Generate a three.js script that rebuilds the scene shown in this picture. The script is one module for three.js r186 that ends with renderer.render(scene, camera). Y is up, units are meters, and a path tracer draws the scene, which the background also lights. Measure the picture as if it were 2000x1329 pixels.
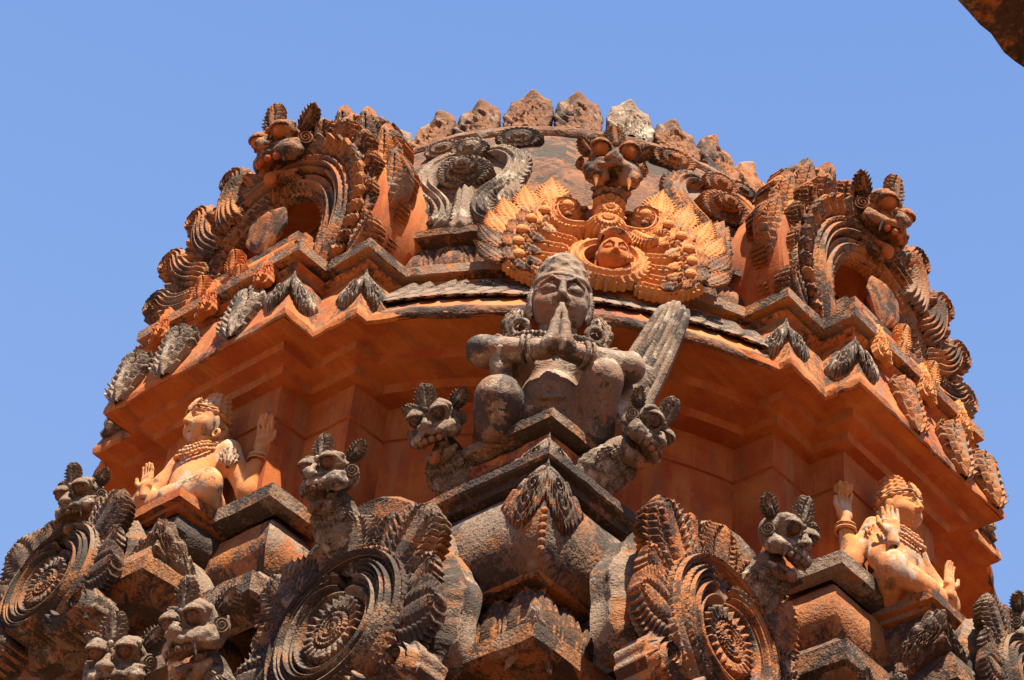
import * as THREE from 'three';
import { mergeGeometries, mergeVertices, toCreasedNormals } from 'three/addons/utils/BufferGeometryUtils.js';

// ---------------------------------------------------------------- camera, sky, sun, exposure
const H = 8.3;                                  // height of the dome's eave lip above the courtyard
const V = (x, y, z) => new THREE.Vector3(x, y, z);
const scene = new THREE.Scene();
const camera = new THREE.PerspectiveCamera(17.98, 1024 / 680, 0.1, 3000);
camera.position.set(-0.3555, H - 6.6751, 9.9815);
camera.up.set(-0.116298, 0.74977, 0.651398);
camera.lookAt(-0.3555 + 0.00649235, H - 6.6751 + 0.65640822, 9.9815 - 0.75437796);
const renderer = new THREE.WebGLRenderer({ antialias: true });
renderer.toneMapping = THREE.LinearToneMapping;
renderer.toneMappingExposure = 2.85;
renderer.shadowMap.enabled = true;
const SKY = [[-90, .30, .24, .18], [-2, .34, .30, .26], [0, .36, .53, .88], [12, .33, .51, .88], [30, .275, .445, .84], [50, .205, .37, .79], [90, .12, .26, .68]];
{
  const w = 64, h = 256, a = new Float32Array(w * h * 4);
  for (let j = 0; j < h; j++) {
    const el = ((j + .5) / h - .5) * 180;
    let k = 0; while (k < SKY.length - 2 && SKY[k + 1][0] < el) k++;
    const p = SKY[k], q = SKY[k + 1], t = Math.min(1, Math.max(0, (el - p[0]) / (q[0] - p[0])));
    for (let i = 0; i < w; i++) { const o = (j * w + i) * 4; for (let c = 0; c < 3; c++) a[o + c] = (p[c + 1] + (q[c + 1] - p[c + 1]) * t) / 2.85; a[o + 3] = 1; }
  }
  const sky = new THREE.DataTexture(a, w, h, THREE.RGBAFormat, THREE.FloatType);
  sky.mapping = THREE.EquirectangularReflectionMapping; sky.magFilter = THREE.LinearFilter; sky.minFilter = THREE.LinearFilter; sky.needsUpdate = true;
  scene.background = sky; scene.environment = sky;
}
const sun = new THREE.DirectionalLight(new THREE.Color().setRGB(1, .89, .72), 5);
{
  const az = 12 * Math.PI / 180, el = 63 * Math.PI / 180;        // azimuth: turned to the right of the camera's own direction
  sun.position.set(Math.sin(az) * Math.cos(el) * 30, H + Math.sin(el) * 30, Math.cos(az) * Math.cos(el) * 30);
  sun.target.position.set(0, H, 0); scene.add(sun, sun.target);
  sun.castShadow = true; sun.shadow.mapSize.set(4096, 4096); sun.shadow.radius = 1;
  const c = sun.shadow.camera; c.left = c.bottom = -7; c.right = c.top = 7; c.near = 1; c.far = 80; sun.shadow.bias = -.0005;
}

// ---------------------------------------------------------------- helpers: noise
let seed = 12345; const rnd = () => (seed = (seed * 1664525 + 1013904223) >>> 0) / 4294967296;
const rr = (a, b) => a + (b - a) * rnd();
const { sin, cos, abs, sqrt, min, max, floor, PI, hypot, atan2, pow, exp, round, sign } = Math;
const lerp = (a, b, t) => a + (b - a) * t, clamp = (x, a = 0, b = 1) => x < a ? a : x > b ? b : x;
const sst = (a, b, x) => { const t = clamp((x - a) / (b - a)); return t * t * (3 - 2 * t); };
function hash3(x, y, z) { let h = Math.imul(x, 374761393) ^ Math.imul(y, 668265263) ^ Math.imul(z, 2147483647 - 1013); h = Math.imul(h ^ (h >>> 13), 1274126177); h ^= h >>> 16; return (h & 0xffff) / 32767.5 - 1; }
function n3(x, y, z) {
  const X = floor(x), Y = floor(y), Z = floor(z); x -= X; y -= Y; z -= Z;
  const u = x * x * (3 - 2 * x), v = y * y * (3 - 2 * y), w = z * z * (3 - 2 * z);
  const a = hash3(X, Y, Z), b = hash3(X + 1, Y, Z), c = hash3(X, Y + 1, Z), d = hash3(X + 1, Y + 1, Z), e = hash3(X, Y, Z + 1), f = hash3(X + 1, Y, Z + 1), g = hash3(X, Y + 1, Z + 1), h = hash3(X + 1, Y + 1, Z + 1);
  const p = a + (b - a) * u, q = c + (d - c) * u, r = e + (f - e) * u, s = g + (h - g) * u, P = p + (q - p) * v, Q = r + (s - r) * v;
  return P + (Q - P) * w;
}
const fb3 = (x, y, z) => n3(x, y, z) * .55 + n3(x * 2.1, y * 2.1, z * 2.1) * .28 + n3(x * 4.3, y * 4.3, z * 4.3) * .17;

// ---------------------------------------------------------------- procedural stucco textures (tile = 1.6 m)
const TS = 1024, TILE = 1.6;
function field(per, oct, sd, gain = .55) {            // periodic value-noise fbm, 0..1
  const out = new Float32Array(TS * TS); let amp = 1, tot = 0, p = per;
  for (let o = 0; o < oct; o++, p *= 2, amp *= gain) {
    tot += amp;
    const g = new Float32Array(p * p); for (let i = 0; i < p * p; i++) g[i] = hash3(i, o * 17 + sd, sd * 31) * .5 + .5;
    const sc = p / TS;
    for (let j = 0; j < TS; j++) {
      const fy = j * sc, y0 = fy | 0, ty = fy - y0, sy = ty * ty * (3 - 2 * ty), r0 = (y0 % p) * p, r1 = ((y0 + 1) % p) * p;
      for (let i = 0; i < TS; i++) {
        const fx = i * sc, x0 = fx | 0, tx = fx - x0, sx = tx * tx * (3 - 2 * tx), a = x0 % p, b = (x0 + 1) % p;
        const u = g[r0 + a] + (g[r0 + b] - g[r0 + a]) * sx, v = g[r1 + a] + (g[r1 + b] - g[r1 + a]) * sx;
        out[j * TS + i] += amp * (u + (v - u) * sy);
      }
    }
  }
  for (let i = 0; i < out.length; i++) out[i] /= tot;
  return out;
}
const F1 = field(5, 7, 1), F2 = field(9, 6, 2), F3 = field(16, 6, 3, .7), F4 = field(128, 3, 4, .8), F5 = field(4, 8, 5, .65);
const s2l = v => v <= .04045 ? v / 12.92 : pow((v + .055) / 1.055, 2.4), l2s = v => v <= .0031308 ? v * 12.92 : 1.055 * pow(v, 1 / 2.4) - .055;
const mix3 = (o, c, t) => { o[0] += (c[0] - o[0]) * t; o[1] += (c[1] - o[1]) * t; o[2] += (c[2] - o[2]) * t; };
function colourTex(fn) {
  const d = new Uint8Array(TS * TS * 4), o = [0, 0, 0];
  for (let i = 0; i < TS * TS; i++) { fn(i, o); for (let c = 0; c < 3; c++) d[i * 4 + c] = clamp(l2s(clamp(o[c]))) * 255; d[i * 4 + 3] = 255; }
  const t = new THREE.DataTexture(d, TS, TS, THREE.RGBAFormat); t.colorSpace = THREE.SRGBColorSpace; return texSet(t);
}
function texSet(t) { t.wrapS = t.wrapT = THREE.RepeatWrapping; t.magFilter = THREE.LinearFilter; t.minFilter = THREE.LinearMipmapLinearFilter; t.generateMipmaps = true; t.needsUpdate = true; return t; }
function bumpTex(fn) {
  const d = new Uint8Array(TS * TS * 4);
  for (let i = 0; i < TS * TS; i++) { const v = clamp(fn(i)) * 255; d[i * 4] = d[i * 4 + 1] = d[i * 4 + 2] = v; d[i * 4 + 3] = 255; }
  return texSet(new THREE.DataTexture(d, TS, TS, THREE.RGBAFormat));
}
const sh = (i, dx, dy) => ((((i >> 10) + dy) & 1023) << 10) | ((i + dx) & 1023);
const bump = bumpTex(i => .38 * F3[i] + .55 * F4[i] + .15 * F1[i]);
const ORANGE = [.41, .104, .013], DEEP = [.29, .052, .007], PALE = [.50, .20, .042], GREY = [.19, .128, .085], CRUST = [.43, .34, .255], BLACK = [.026, .018, .014], BROWN = [.145, .074, .04];
// each stucco: how much black algae, grey lichen, pale bloom lies over the lime-washed ground colour
function stucco(ground, alt, { black = .3, grey = .3, pale = .2, crust = 0, speck = .2, streak = 0, dx = 0, dy = 0 }) {
  return colourTex((i0, o) => {
    const i = sh(i0, dx, dy), f1 = F1[i], f2 = F2[i], f3 = F3[i], f4 = F4[i], f5 = F5[i], j = sh(i, 311, 571), g1 = F1[j], g3 = F3[j];
    o[0] = ground[0]; o[1] = ground[1]; o[2] = ground[2];
    mix3(o, alt, sst(.35, .65, f2 * .6 + f3 * .4));
    mix3(o, PALE, pale * sst(.5, .68, g1 * .6 + f3 * .4));
    mix3(o, GREY, .9 * sst(.08, -.02, (.5 + (grey - .5) * .42 + .02 - (f1 * .55 + g3 * .45)) * -1));
    mix3(o, CRUST, .85 * sst(.05, -.02, ((crust > 0 ? .5 + (crust - .5) * .42 : .2) - (F2[j] * .5 + f3 * .3 + f4 * .2)) * -1));
    mix3(o, BLACK, .88 * sst(.07, -.02, (.5 + (black - .5) * .42 - (f5 * .6 + g3 * .25 + f4 * .15)) * -1));
    if (streak) { const x = i & 1023, y = i >> 10, yy = y < 512 ? y : 1023 - y, a = F3[((yy >> 3) << 10) | x], b = F2[((yy >> 2) << 10) | ((x * 3) & 1023)]; mix3(o, BROWN, streak * sst(.52, .66, a)); mix3(o, PALE, streak * .6 * sst(.58, .7, b)); }
    const k = 1 + (f4 - .5) * speck * 2 + (f3 - .5) * .25; o[0] *= k; o[1] *= k; o[2] *= k;
  });
}
const mat = (map, bs = .004, extra = {}) => new THREE.MeshStandardMaterial({ map, bumpMap: bump, bumpScale: bs, roughness: .93, metalness: 0, ...extra });
const T = {
  orange: stucco(ORANGE, DEEP, { black: -.12, grey: -.4, streak: .38, pale: .35, speck: .16 }),
  eave: stucco(ORANGE, DEEP, { black: .32, grey: .10, streak: .3, pale: .4, speck: .25, dx: 200 }),
  worn: stucco([.35, .105, .020], [.22, .078, .028], { black: .36, grey: .27, pale: .35, crust: .1, speck: .3, dx: 90, dy: 400 }),
  dark: stucco([.125, .066, .036], [.21, .078, .026], { black: .44, grey: .38, pale: .14, crust: .12, speck: .45, dx: 500, dy: 120 }),
  grey: stucco([.20, .115, .07], GREY, { black: .34, grey: .62, pale: .05, crust: .30, speck: .4, dx: 700, dy: 300 }),
  dome: stucco([.125, .052, .024], [.165, .063, .024], { black: .34, grey: .10, pale: .12, speck: .45, dx: 40, dy: 800 }),
  peach: stucco([.52, .20, .055], [.45, .14, .03], { black: .06, grey: .04, pale: .7, crust: .14, speck: .15, dx: 350, dy: 650 }),
  skin: stucco([.53, .24, .092], [.44, .15, .042], { black: .20, grey: .16, pale: .8, crust: .30, streak: .25, speck: .14, dx: 150, dy: 250 }),
  figure: stucco([.20, .080, .032], [.13, .078, .048], { black: .40, grey: .34, pale: .10, crust: .20, speck: .3, dx: 620, dy: 20 }),
};
const M = { orange: mat(T.orange, .002), eave: mat(T.eave, .004), worn: mat(T.worn, .009), dark: mat(T.dark, .011), grey: mat(T.grey, .010), dome: mat(T.dome, .011), peach: mat(T.peach, .006), skin: mat(T.skin, .002), figure: mat(T.figure, .007, { roughness: .8 }) };

// ---------------------------------------------------------------- helpers: geometry
const G = (pos, idx, uv) => { const g = new THREE.BufferGeometry(); g.setAttribute('position', new THREE.Float32BufferAttribute(pos, 3)); if (uv) g.setAttribute('uv', new THREE.Float32BufferAttribute(uv, 2)); g.setIndex(idx); return g; };
// uv in metres by projection along the axis each face looks to; vertices are split only where the axis changes
function splitUV(g, axisOf, uvOf) {
  const P = g.attributes.position.array, N = g.attributes.normal.array, n = P.length / 3, I = g.index ? g.index.array : null, nt = (I ? I.length : n) / 3, map = new Int32Array(n * 3).fill(-1), pos = [], nor = [], uv = [], idx = new Uint32Array(nt * 3);
  for (let t = 0; t < nt; t++) {
    const a = I ? I[t * 3] : t * 3, b = I ? I[t * 3 + 1] : t * 3 + 1, c = I ? I[t * 3 + 2] : t * 3 + 2;
    const ux = P[b * 3] - P[a * 3], uy = P[b * 3 + 1] - P[a * 3 + 1], uz = P[b * 3 + 2] - P[a * 3 + 2], vx = P[c * 3] - P[a * 3], vy = P[c * 3 + 1] - P[a * 3 + 1], vz = P[c * 3 + 2] - P[a * 3 + 2];
    const ax = axisOf(uy * vz - uz * vy, uz * vx - ux * vz, ux * vy - uy * vx);
    [a, b, c].forEach((v, k) => { const q = v * 3 + ax; let m = map[q]; if (m < 0) { m = map[q] = pos.length / 3; const x = P[v * 3], y = P[v * 3 + 1], z = P[v * 3 + 2]; pos.push(x, y, z); nor.push(N[v * 3], N[v * 3 + 1], N[v * 3 + 2]); const w = uvOf(ax, x, y, z); uv.push(w[0], w[1]); } idx[t * 3 + k] = m; });
  }
  const o = new THREE.BufferGeometry(); o.setAttribute('position', new THREE.Float32BufferAttribute(pos, 3)); o.setAttribute('normal', new THREE.Float32BufferAttribute(nor, 3)); o.setAttribute('uv', new THREE.Float32BufferAttribute(uv, 2)); o.setIndex(new THREE.BufferAttribute(idx, 1)); return o;
}
function boxUV(g, off = rnd() * 7) {                  // along the tower's own axes (its faces stand at 45 degrees)
  const q = Math.SQRT1_2;
  return splitUV(g, (nx, ny, nz) => { const na = abs(nx + nz) * q, nb = abs(nz - nx) * q, c = abs(ny); return c > na * 1.3 && c > nb * 1.3 ? 1 : na > nb ? 0 : 2; },
    (ax, x, y, z) => { const a = (x + z) * q, b = (z - x) * q; return ax === 1 ? [(a + off) / TILE, (b + off * 1.7) / TILE] : ax === 0 ? [(b + off) / TILE, (y + off * 1.7) / TILE] : [(a + 3 + off) / TILE, (y + off * 1.7) / TILE]; });
}
function planarUV(g) {                                // carved ornament: along its own axes, finer patina than the walls
  const off = rnd() * 7, k = 1.7 / TILE;
  return splitUV(g, (nx, ny, nz) => { const a = abs(nx), b = abs(ny), c = abs(nz) * 1.25; return a > b && a > c ? 0 : b > c ? 1 : 2; },
    (ax, x, y, z) => ax === 0 ? [(z + 2 + off) * k, (y + off * 1.7) * k] : ax === 1 ? [(x + off) * k, (z + 1 + off * 1.7) * k] : [(x + off) * k, (y + off * 1.7) * k]);
}
const carved = g => { g.computeVertexNormals(); return planarUV(g); };
function faceted(g, ang = .55, amp = .004, fr = 5) {  // weathered: vertices nudged by noise, edges kept where they turn sharply
  const p = g.attributes.position;
  for (let i = 0; i < p.count; i++) {
    const x = p.getX(i), y = p.getY(i), z = p.getZ(i);
    p.setXYZ(i, x + amp * fb3(x * fr, y * fr, z * fr) + amp * .7 * n3(x * 23, y * 23, z * 23), y + amp * fb3(x * fr + 9, y * fr, z * fr + 3) + amp * .7 * n3(x * 23 + 7, y * 23, z * 23), z + amp * fb3(x * fr, y * fr + 5, z * fr + 8) + amp * .7 * n3(x * 23, y * 23 + 9, z * 23));
  }
  g.deleteAttribute('uv'); g.deleteAttribute('normal');
  const q = toCreasedNormals(g, ang); return boxUV(q);
}
const smooth = g => { g.computeVertexNormals(); return boxUV(g); };
// --- stitched loft of equally long point rows
function loft(rows, closed = true, flip = false) {
  const n = rows[0].length, pos = [], idx = [];
  for (const r of rows) for (const p of r) pos.push(p[0], p[1], p[2]);
  for (let j = 0; j < rows.length - 1; j++) for (let i = 0; i < (closed ? n : n - 1); i++) {
    const a = j * n + i, b = j * n + (i + 1) % n, c = a + n, d = b + n;
    if (flip) idx.push(a, c, b, b, c, d); else idx.push(a, b, c, b, d, c);
  }
  return G(pos, idx);
}
// --- frames: x to the right as one looks at the face, y up, z out of the wall
const S2 = Math.SQRT1_2, nL = V(-S2, 0, S2), nR = V(S2, 0, S2), tL = V(-S2, 0, -S2), tR = V(S2, 0, -S2);
function frame(side, d, s, y, tilt = 0, spin = 0, sc = 1) {   // side -1 left face, +1 right face, 0 the corner towards the viewer; s measured away from that corner
  const m = new THREE.Matrix4();
  if (side === 0) m.makeBasis(V(1, 0, 0), V(0, 1, 0), V(0, 0, 1)).setPosition(s, y, d);
  else { const n = side < 0 ? nL : nR, t = side < 0 ? tL : tR, o = n.clone().multiplyScalar(d).addScaledVector(t, s); m.makeBasis(t.clone().multiplyScalar(side), V(0, 1, 0), n).setPosition(o.x, y, o.z); }
  return m.multiply(new THREE.Matrix4().makeRotationX(tilt)).multiply(new THREE.Matrix4().makeRotationZ(spin)).multiply(new THREE.Matrix4().makeScale(sc, sc, sc));
}
const loc = (x = 0, y = 0, z = 0, rx = 0, ry = 0, rz = 0, sx = 1, sy = sx, sz = sx) => new THREE.Matrix4().compose(V(x, y, z), new THREE.Quaternion().setFromEuler(new THREE.Euler(rx, ry, rz, 'YXZ')), V(sx, sy, sz));
const mul = (...m) => m.reduce((a, b) => a.clone().multiply(b));
// --- things and parts (tower space: y measured from the eave lip)
const used = {};
const numbered = n => { const k = used[n] = (used[n] ?? -1) + 1; return k ? n + '_' + String(k).padStart(3, '0') : n; };
function thing(name, label, category, m, group) {
  const g = new THREE.Group(); g.name = numbered(name); g.userData = { label, category }; if (group) g.userData.group = group;
  g.applyMatrix4(new THREE.Matrix4().makeTranslation(0, H, 0).multiply(m || new THREE.Matrix4())); g.updateMatrixWorld(true); scene.add(g); return g;
}
function part(par, name, geo, material, m) {
  const o = new THREE.Mesh(geo, material); o.name = name; o.castShadow = o.receiveShadow = true; if (m) o.applyMatrix4(m); par.add(o); return o;
}
// tower-space geometry put under a thing whose own frame is somewhere else
function partT(par, name, geo, material) { par.updateWorldMatrix(true, false); return part(par, name, geo, material, par.matrixWorld.clone().invert().multiply(new THREE.Matrix4().makeTranslation(0, H, 0))); }

// --- surface nets: a closed smooth mesh of the zero level of f inside a box
function nets(f, lo, hi, c) {
  const nx = Math.ceil((hi[0] - lo[0]) / c) + 1, ny = Math.ceil((hi[1] - lo[1]) / c) + 1, nz = Math.ceil((hi[2] - lo[2]) / c) + 1, v = new Float32Array(nx * ny * nz), id = new Int32Array(nx * ny * nz).fill(-1), pos = [], idx = [];
  for (let k = 0, o = 0; k < nz; k++) for (let j = 0; j < ny; j++) for (let i = 0; i < nx; i++, o++) v[o] = (i && j && k && i < nx - 1 && j < ny - 1 && k < nz - 1) ? f(lo[0] + i * c, lo[1] + j * c, lo[2] + k * c) : 1;
  const sx = 1, sy = nx, sz = nx * ny, co = [0, sx, sy, sx + sy, sz, sx + sz, sy + sz, sx + sy + sz], E = [[0, 1], [2, 3], [4, 5], [6, 7], [0, 2], [1, 3], [4, 6], [5, 7], [0, 4], [1, 5], [2, 6], [3, 7]];
  for (let k = 0; k < nz - 1; k++) for (let j = 0; j < ny - 1; j++) for (let i = 0; i < nx - 1; i++) {
    const o = i + j * sy + k * sz; let m = 0; for (let q = 0; q < 8; q++) if (v[o + co[q]] < 0) m |= 1 << q;
    if (m === 0 || m === 255) continue;
    let x = 0, y = 0, z = 0, n = 0;
    for (const [a, b] of E) { if (((m >> a) ^ (m >> b)) & 1) { const va = v[o + co[a]], t = va / (va - v[o + co[b]]); x += (a & 1) + (((b & 1) - (a & 1)) * t); y += ((a >> 1) & 1) + ((((b >> 1) & 1) - ((a >> 1) & 1)) * t); z += (a >> 2) + (((b >> 2) - (a >> 2)) * t); n++; } }
    id[o] = pos.length / 3; pos.push(lo[0] + (i + x / n) * c, lo[1] + (j + y / n) * c, lo[2] + (k + z / n) * c);
  }
  const quad = (a, b, d, e, fl) => fl ? idx.push(a, b, d, a, d, e) : idx.push(a, d, b, a, e, d);
  for (let k = 1; k < nz - 1; k++) for (let j = 1; j < ny - 1; j++) for (let i = 1; i < nx - 1; i++) {
    const o = i + j * sy + k * sz, s = v[o] < 0;
    if (s !== v[o + sx] < 0) quad(id[o - sy - sz], id[o - sz], id[o], id[o - sy], s);
    if (s !== v[o + sy] < 0) quad(id[o - sx - sz], id[o - sx], id[o], id[o - sz], s);
    if (s !== v[o + sz] < 0) quad(id[o - sx - sy], id[o - sy], id[o], id[o - sx], s);
  }
  return G(pos, idx);
}
const smin = (a, b, k) => { const h = clamp(.5 + .5 * (b - a) / k); return b + (a - b) * h - k * h * (1 - h); };
const smax = (a, b, k) => -smin(-a, -b, k);
const sph = (x, y, z, c, r) => hypot(x - c[0], y - c[1], z - c[2]) - r;
const ell = (x, y, z, c, r) => { const a = (x - c[0]) / r[0], b = (y - c[1]) / r[1], d = (z - c[2]) / r[2], k = hypot(a, b, d), q = hypot(a / r[0], b / r[1], d / r[2]); return k < 1e-6 ? -min(r[0], r[1], r[2]) : k * (k - 1) / q; };
const cap = (x, y, z, a, b, ra, rb) => { const dx = b[0] - a[0], dy = b[1] - a[1], dz = b[2] - a[2], px = x - a[0], py = y - a[1], pz = z - a[2], t = clamp((px * dx + py * dy + pz * dz) / (dx * dx + dy * dy + dz * dz)); return hypot(px - dx * t, py - dy * t, pz - dz * t) - (ra + (rb - ra) * t); };
const rbox = (x, y, z, c, h, r) => { const a = abs(x - c[0]) - h[0] + r, b = abs(y - c[1]) - h[1] + r, d = abs(z - c[2]) - h[2] + r; return hypot(max(a, 0), max(b, 0), max(d, 0)) + min(max(a, b, d), 0) - r; };
const torus = (x, y, z, c, R, r, ax = 2) => { const p = [x - c[0], y - c[1], z - c[2]], a = p[ax], b = p[(ax + 1) % 3], d = p[(ax + 2) % 3]; return hypot(hypot(b, d) - R, a) - r; };

// --- carved ornament: strips, leaves, rosettes. All carry real thickness.
const spline = (pts, n) => { const c = new THREE.CatmullRomCurve3(pts.map(p => V(p[0], p[1], p[2] || 0)), false, 'centripetal'); return c.getSpacedPoints(n); };
const tri = x => { x -= floor(x); return 1 - abs(2 * x - 1); };
// a moulded strip along a path in the xy plane: grooves run along it, teeth stand out along one or both edges
function band(pts, { w = .08, w1 = w, h = .04, n = 0, ridges = 3, tooth = 0, side = 1, step = .045, base = -.03, map = null, m = 10 }) {
  let L = 0; for (let i = 1; i < pts.length; i++) L += hypot(pts[i][0] - pts[i - 1][0], pts[i][1] - pts[i - 1][1]);
  const N = n || max(24, round(L * 1.12 / (tooth ? step / 4 : .02))), P = spline(pts, N), rows = [], teeth = max(1, round(L * 1.08 / step));
  for (let i = 0; i <= N; i++) {
    const a = P[max(0, i - 1)], b = P[min(N, i + 1)], dx = b.x - a.x, dy = b.y - a.y, l = hypot(dx, dy) || 1, nx = -dy / l, ny = dx / l, t = i / N, end = sqrt(clamp(min(t, 1 - t) * 14)), ww = lerp(w, w1, t), tt = tooth * (.25 + .75 * tri(t * teeth)) * end, row = [];
    const wl = ww * (.35 + .65 * end) + (side >= 0 ? tt : 0), wr = ww * (.35 + .65 * end) + (side <= 0 ? tt : 0);
    const put = (o, z) => { const x = P[i].x + nx * o, y = P[i].y + ny * o, zz = z + P[i].z; row.push(map ? map(x, y, zz) : [x, y, zz]); };
    put(-wr, base);
    for (let k = 0; k <= m; k++) {
      const v = k / m * 2 - 1, o = v < 0 ? v * wr : v * wl, q = clamp(abs(o) / ww), inside = abs(o) <= ww;
      const z = inside ? h * (.55 + .45 * sqrt(1 - q * q * .8)) * (.80 + .20 * cos(PI * ridges * (o / ww))) : h * .45 * (.6 + .4 * tri(t * teeth));
      put(o, z * (.5 + .5 * end));
    }
    put(wl, base); rows.push(row);
  }
  return carved(loft(rows, false, true));
}
// a fleshy acanthus leaf: midrib along +y from the origin, grooves sweeping to a saw-toothed edge, rounded back, tip curled forward
function leaf({ l = .3, w = .1, h = .03, back = .03, lobes = 5, curl = .06, pt = 1.1, rib = .012, lobe = .22, taper = 0, nu = 16, nv = 44 }) {
  const rows = [];
  for (let j = 0; j <= nv; j++) {
    const v = j / nv, sw = pow(tri(v * lobes + .15), .8), W = w * pow(sin(PI * clamp(pow(v, .72) * .93 + .05)), .8) * (v > .8 ? lerp(1, .25, pow((v - .8) / .2, pt)) : 1) * (1 - lobe * .8 + lobe * 1.5 * sw) * (1 - taper * pow(v, 1.6)), row = [];
    const cy = l * v - curl * .35 * pow(v, 4), cz = curl * pow(v, 2.4), th = sqrt(clamp((1 - v) * 6)) * clamp(.4 + v * 3);
    for (let i = 0; i <= nu; i++) {
      const u = i / nu * 2 - 1, q = abs(u), r = sqrt(max(0, 1 - u * u)), sweep = q * 4.6 - v * 1.5 + .25 * sin(v * lobes * 2 * PI) * q;
      const g = rib * (1.15 * cos(PI * sweep) * sst(0, .25, q) + 1.1 * exp(-u * u * 60)) - rib * 1.1 * sst(.78, 1, q) * (1 - sw);
      row.push([u * W, cy + q * W * .45 * (.75 + sw * .25), cz + (h * (r * .6 + .4) + g) * th]);
    }
    for (let i = nu - 1; i > 0; i--) { const u = i / nu * 2 - 1, r = sqrt(max(0, 1 - u * u)); row.push([u * W, cy + abs(u) * W * .45 * (.75 + sw * .25), cz - back * r * th]); }
    rows.push(row);
  }
  return carved(loft(rows, true, false));
}
// polar relief: profile(r01, angle) -> height; edge(angle) -> radius
function rosette({ r = .2, profile, edge = () => 1, nr = 26, na = 96, base = -.03, sx = 1, sy = 1 }) {
  const rows = []; const circ = (f, z) => { const row = []; for (let i = 0; i < na; i++) { const a = i / na * 2 * PI, R = r * f * edge(a); row.push([cos(a) * R * sx, sin(a) * R * sy, z === null ? base : profile(f, a)]); } return row; };
  { const e = circ(1, 0), b = circ(1, null); for (let k = 0; k < 5; k++) rows.push(b.map((p, i) => [p[0] * (1 - .03 * sin(PI * k / 5)), p[1] * (1 - .03 * sin(PI * k / 5)), lerp(p[2], e[i][2], k / 5)])); } for (let j = nr; j >= 1; j--) rows.push(circ(j / nr, 0)); rows.push(circ(.001, 0));
  return carved(loft(rows, true, false));
}
const box = (x0, x1, y0, y1, z0, z1, seg = .07) => new THREE.BoxGeometry(x1 - x0, y1 - y0, z1 - z0, max(1, round((x1 - x0) / seg)), max(1, round((y1 - y0) / seg)), max(1, round((z1 - z0) / seg))).translate((x0 + x1) / 2, (y0 + y1) / 2, (z0 + z1) / 2);
const roughBox = (...a) => faceted(box(...a));
// --- the stepped plan of the tower: a circle with a two-step projection on each of the four faces
const plan = (R, d1, w1, db, wb) => ({ R, d1, w1, db, wb });
const pl = (a, b, t) => plan(lerp(a.R, b.R, t), lerp(a.d1, b.d1, t), lerp(a.w1, b.w1, t), lerp(a.db, b.db, t), lerp(a.wb, b.wb, t));
const grow = (a, o) => plan(a.R + o, a.d1 + o, a.w1 + o, a.db + o, a.wb + o);
function outline(q, y, sub) {
  const pts = [], dc = sqrt(max(.01, q.R * q.R - q.w1 * q.w1)), a0 = atan2(q.w1, dc), C = [[dc, -q.w1], [q.d1, -q.w1], [q.d1, -q.wb], [q.db, -q.wb], [q.db, q.wb], [q.d1, q.wb], [q.d1, q.w1], [dc, q.w1]];
  for (let f = 0; f < 4; f++) {
    const ang = PI / 4 + f * PI / 2, n = [sin(ang), cos(ang)], t = [cos(ang), -sin(ang)];
    const put = (d, s) => pts.push([n[0] * d + t[0] * s, y, n[1] * d + t[1] * s]);
    for (let i = 0; i < 7; i++) { const k = sub[i]; for (let j = 0; j < k; j++) put(lerp(C[i][0], C[i + 1][0], j / k), lerp(C[i][1], C[i + 1][1], j / k)); }
    for (let j = 0; j < sub[7]; j++) { const a = lerp(a0, PI / 2 - a0, j / sub[7]); put(q.R * cos(a), q.R * sin(a)); }
  }
  return pts;
}
const SUB = [4, 6, 4, 18, 4, 6, 4, 36];
const ring = (rows, amp = .004) => faceted(loft(rows.map(([q, y]) => outline(q, y, SUB)), true, false), .5, amp);
const lathe = (prof, n = 160) => loft(prof.map(([r, y]) => { const row = []; for (let i = 0; i < n; i++) { const a = i / n * 2 * PI; row.push([sin(a) * r, y, cos(a) * r]); } return row; }), true, false);

// scroll path: a bent stroke from p to q that ends in a volute
function volute(p, q, bend, r, dir = 1, turns = 1.1) {
  const dx = q[0] - p[0], dy = q[1] - p[1], l = hypot(dx, dy), nx = -dy / l, ny = dx / l, out = [];
  for (let i = 0; i <= 6; i++) { const t = i / 6, k = 4 * bend * t * (1 - t); out.push([p[0] + dx * t + nx * k, p[1] + dy * t + ny * k]); }
  const a = out[5], b = out[6], tx = b[0] - a[0], ty = b[1] - a[1], tl = hypot(tx, ty), c = [b[0] - ty / tl * r * dir, b[1] + tx / tl * r * dir], a0 = atan2(b[1] - c[1], b[0] - c[0]), n = round(turns * 8);
  for (let i = 1; i <= n; i++) { const A = a0 + dir * i * PI / 4, R = r * (1 - .72 * i / n); out.push([c[0] + cos(A) * R, c[1] + sin(A) * R]); }
  out.eye = c; return out;
}
const arc = (cx, cy, r, a0, a1, n = 16, ry = r) => { const o = []; for (let i = 0; i <= n; i++) { const a = lerp(a0, a1, i / n) * PI / 180; o.push([cx + cos(a) * r, cy + sin(a) * ry]); } return o; };
const gem = (r, f = .7) => smooth(new THREE.IcosahedronGeometry(r, 2).scale(1, 1, f));
const teeth = (n, d) => a => 1 - d + d * 2 * tri(a / (2 * PI) * n);
const ringsProfile = (list) => (f) => { for (const [r0, r1, z0, z1] of list) if (f >= r0 && f <= r1) { const t = (f - r0) / (r1 - r0); return lerp(z0, z1, t); } return list.at(-1)[3]; };

// the same geometry with its patina shifted, so that repeats do not weather alike
const variants = (g, n = 4) => { const o = [g]; for (let k = 1; k < n; k++) { const c = g.clone(), u = c.attributes.uv; for (let i = 0; i < u.count; i++) u.setXY(i, u.getX(i) + k * .371, u.getY(i) + k * .617); o.push(c); } return o; };
const pick = a => a[floor(rnd() * a.length)];

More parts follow.
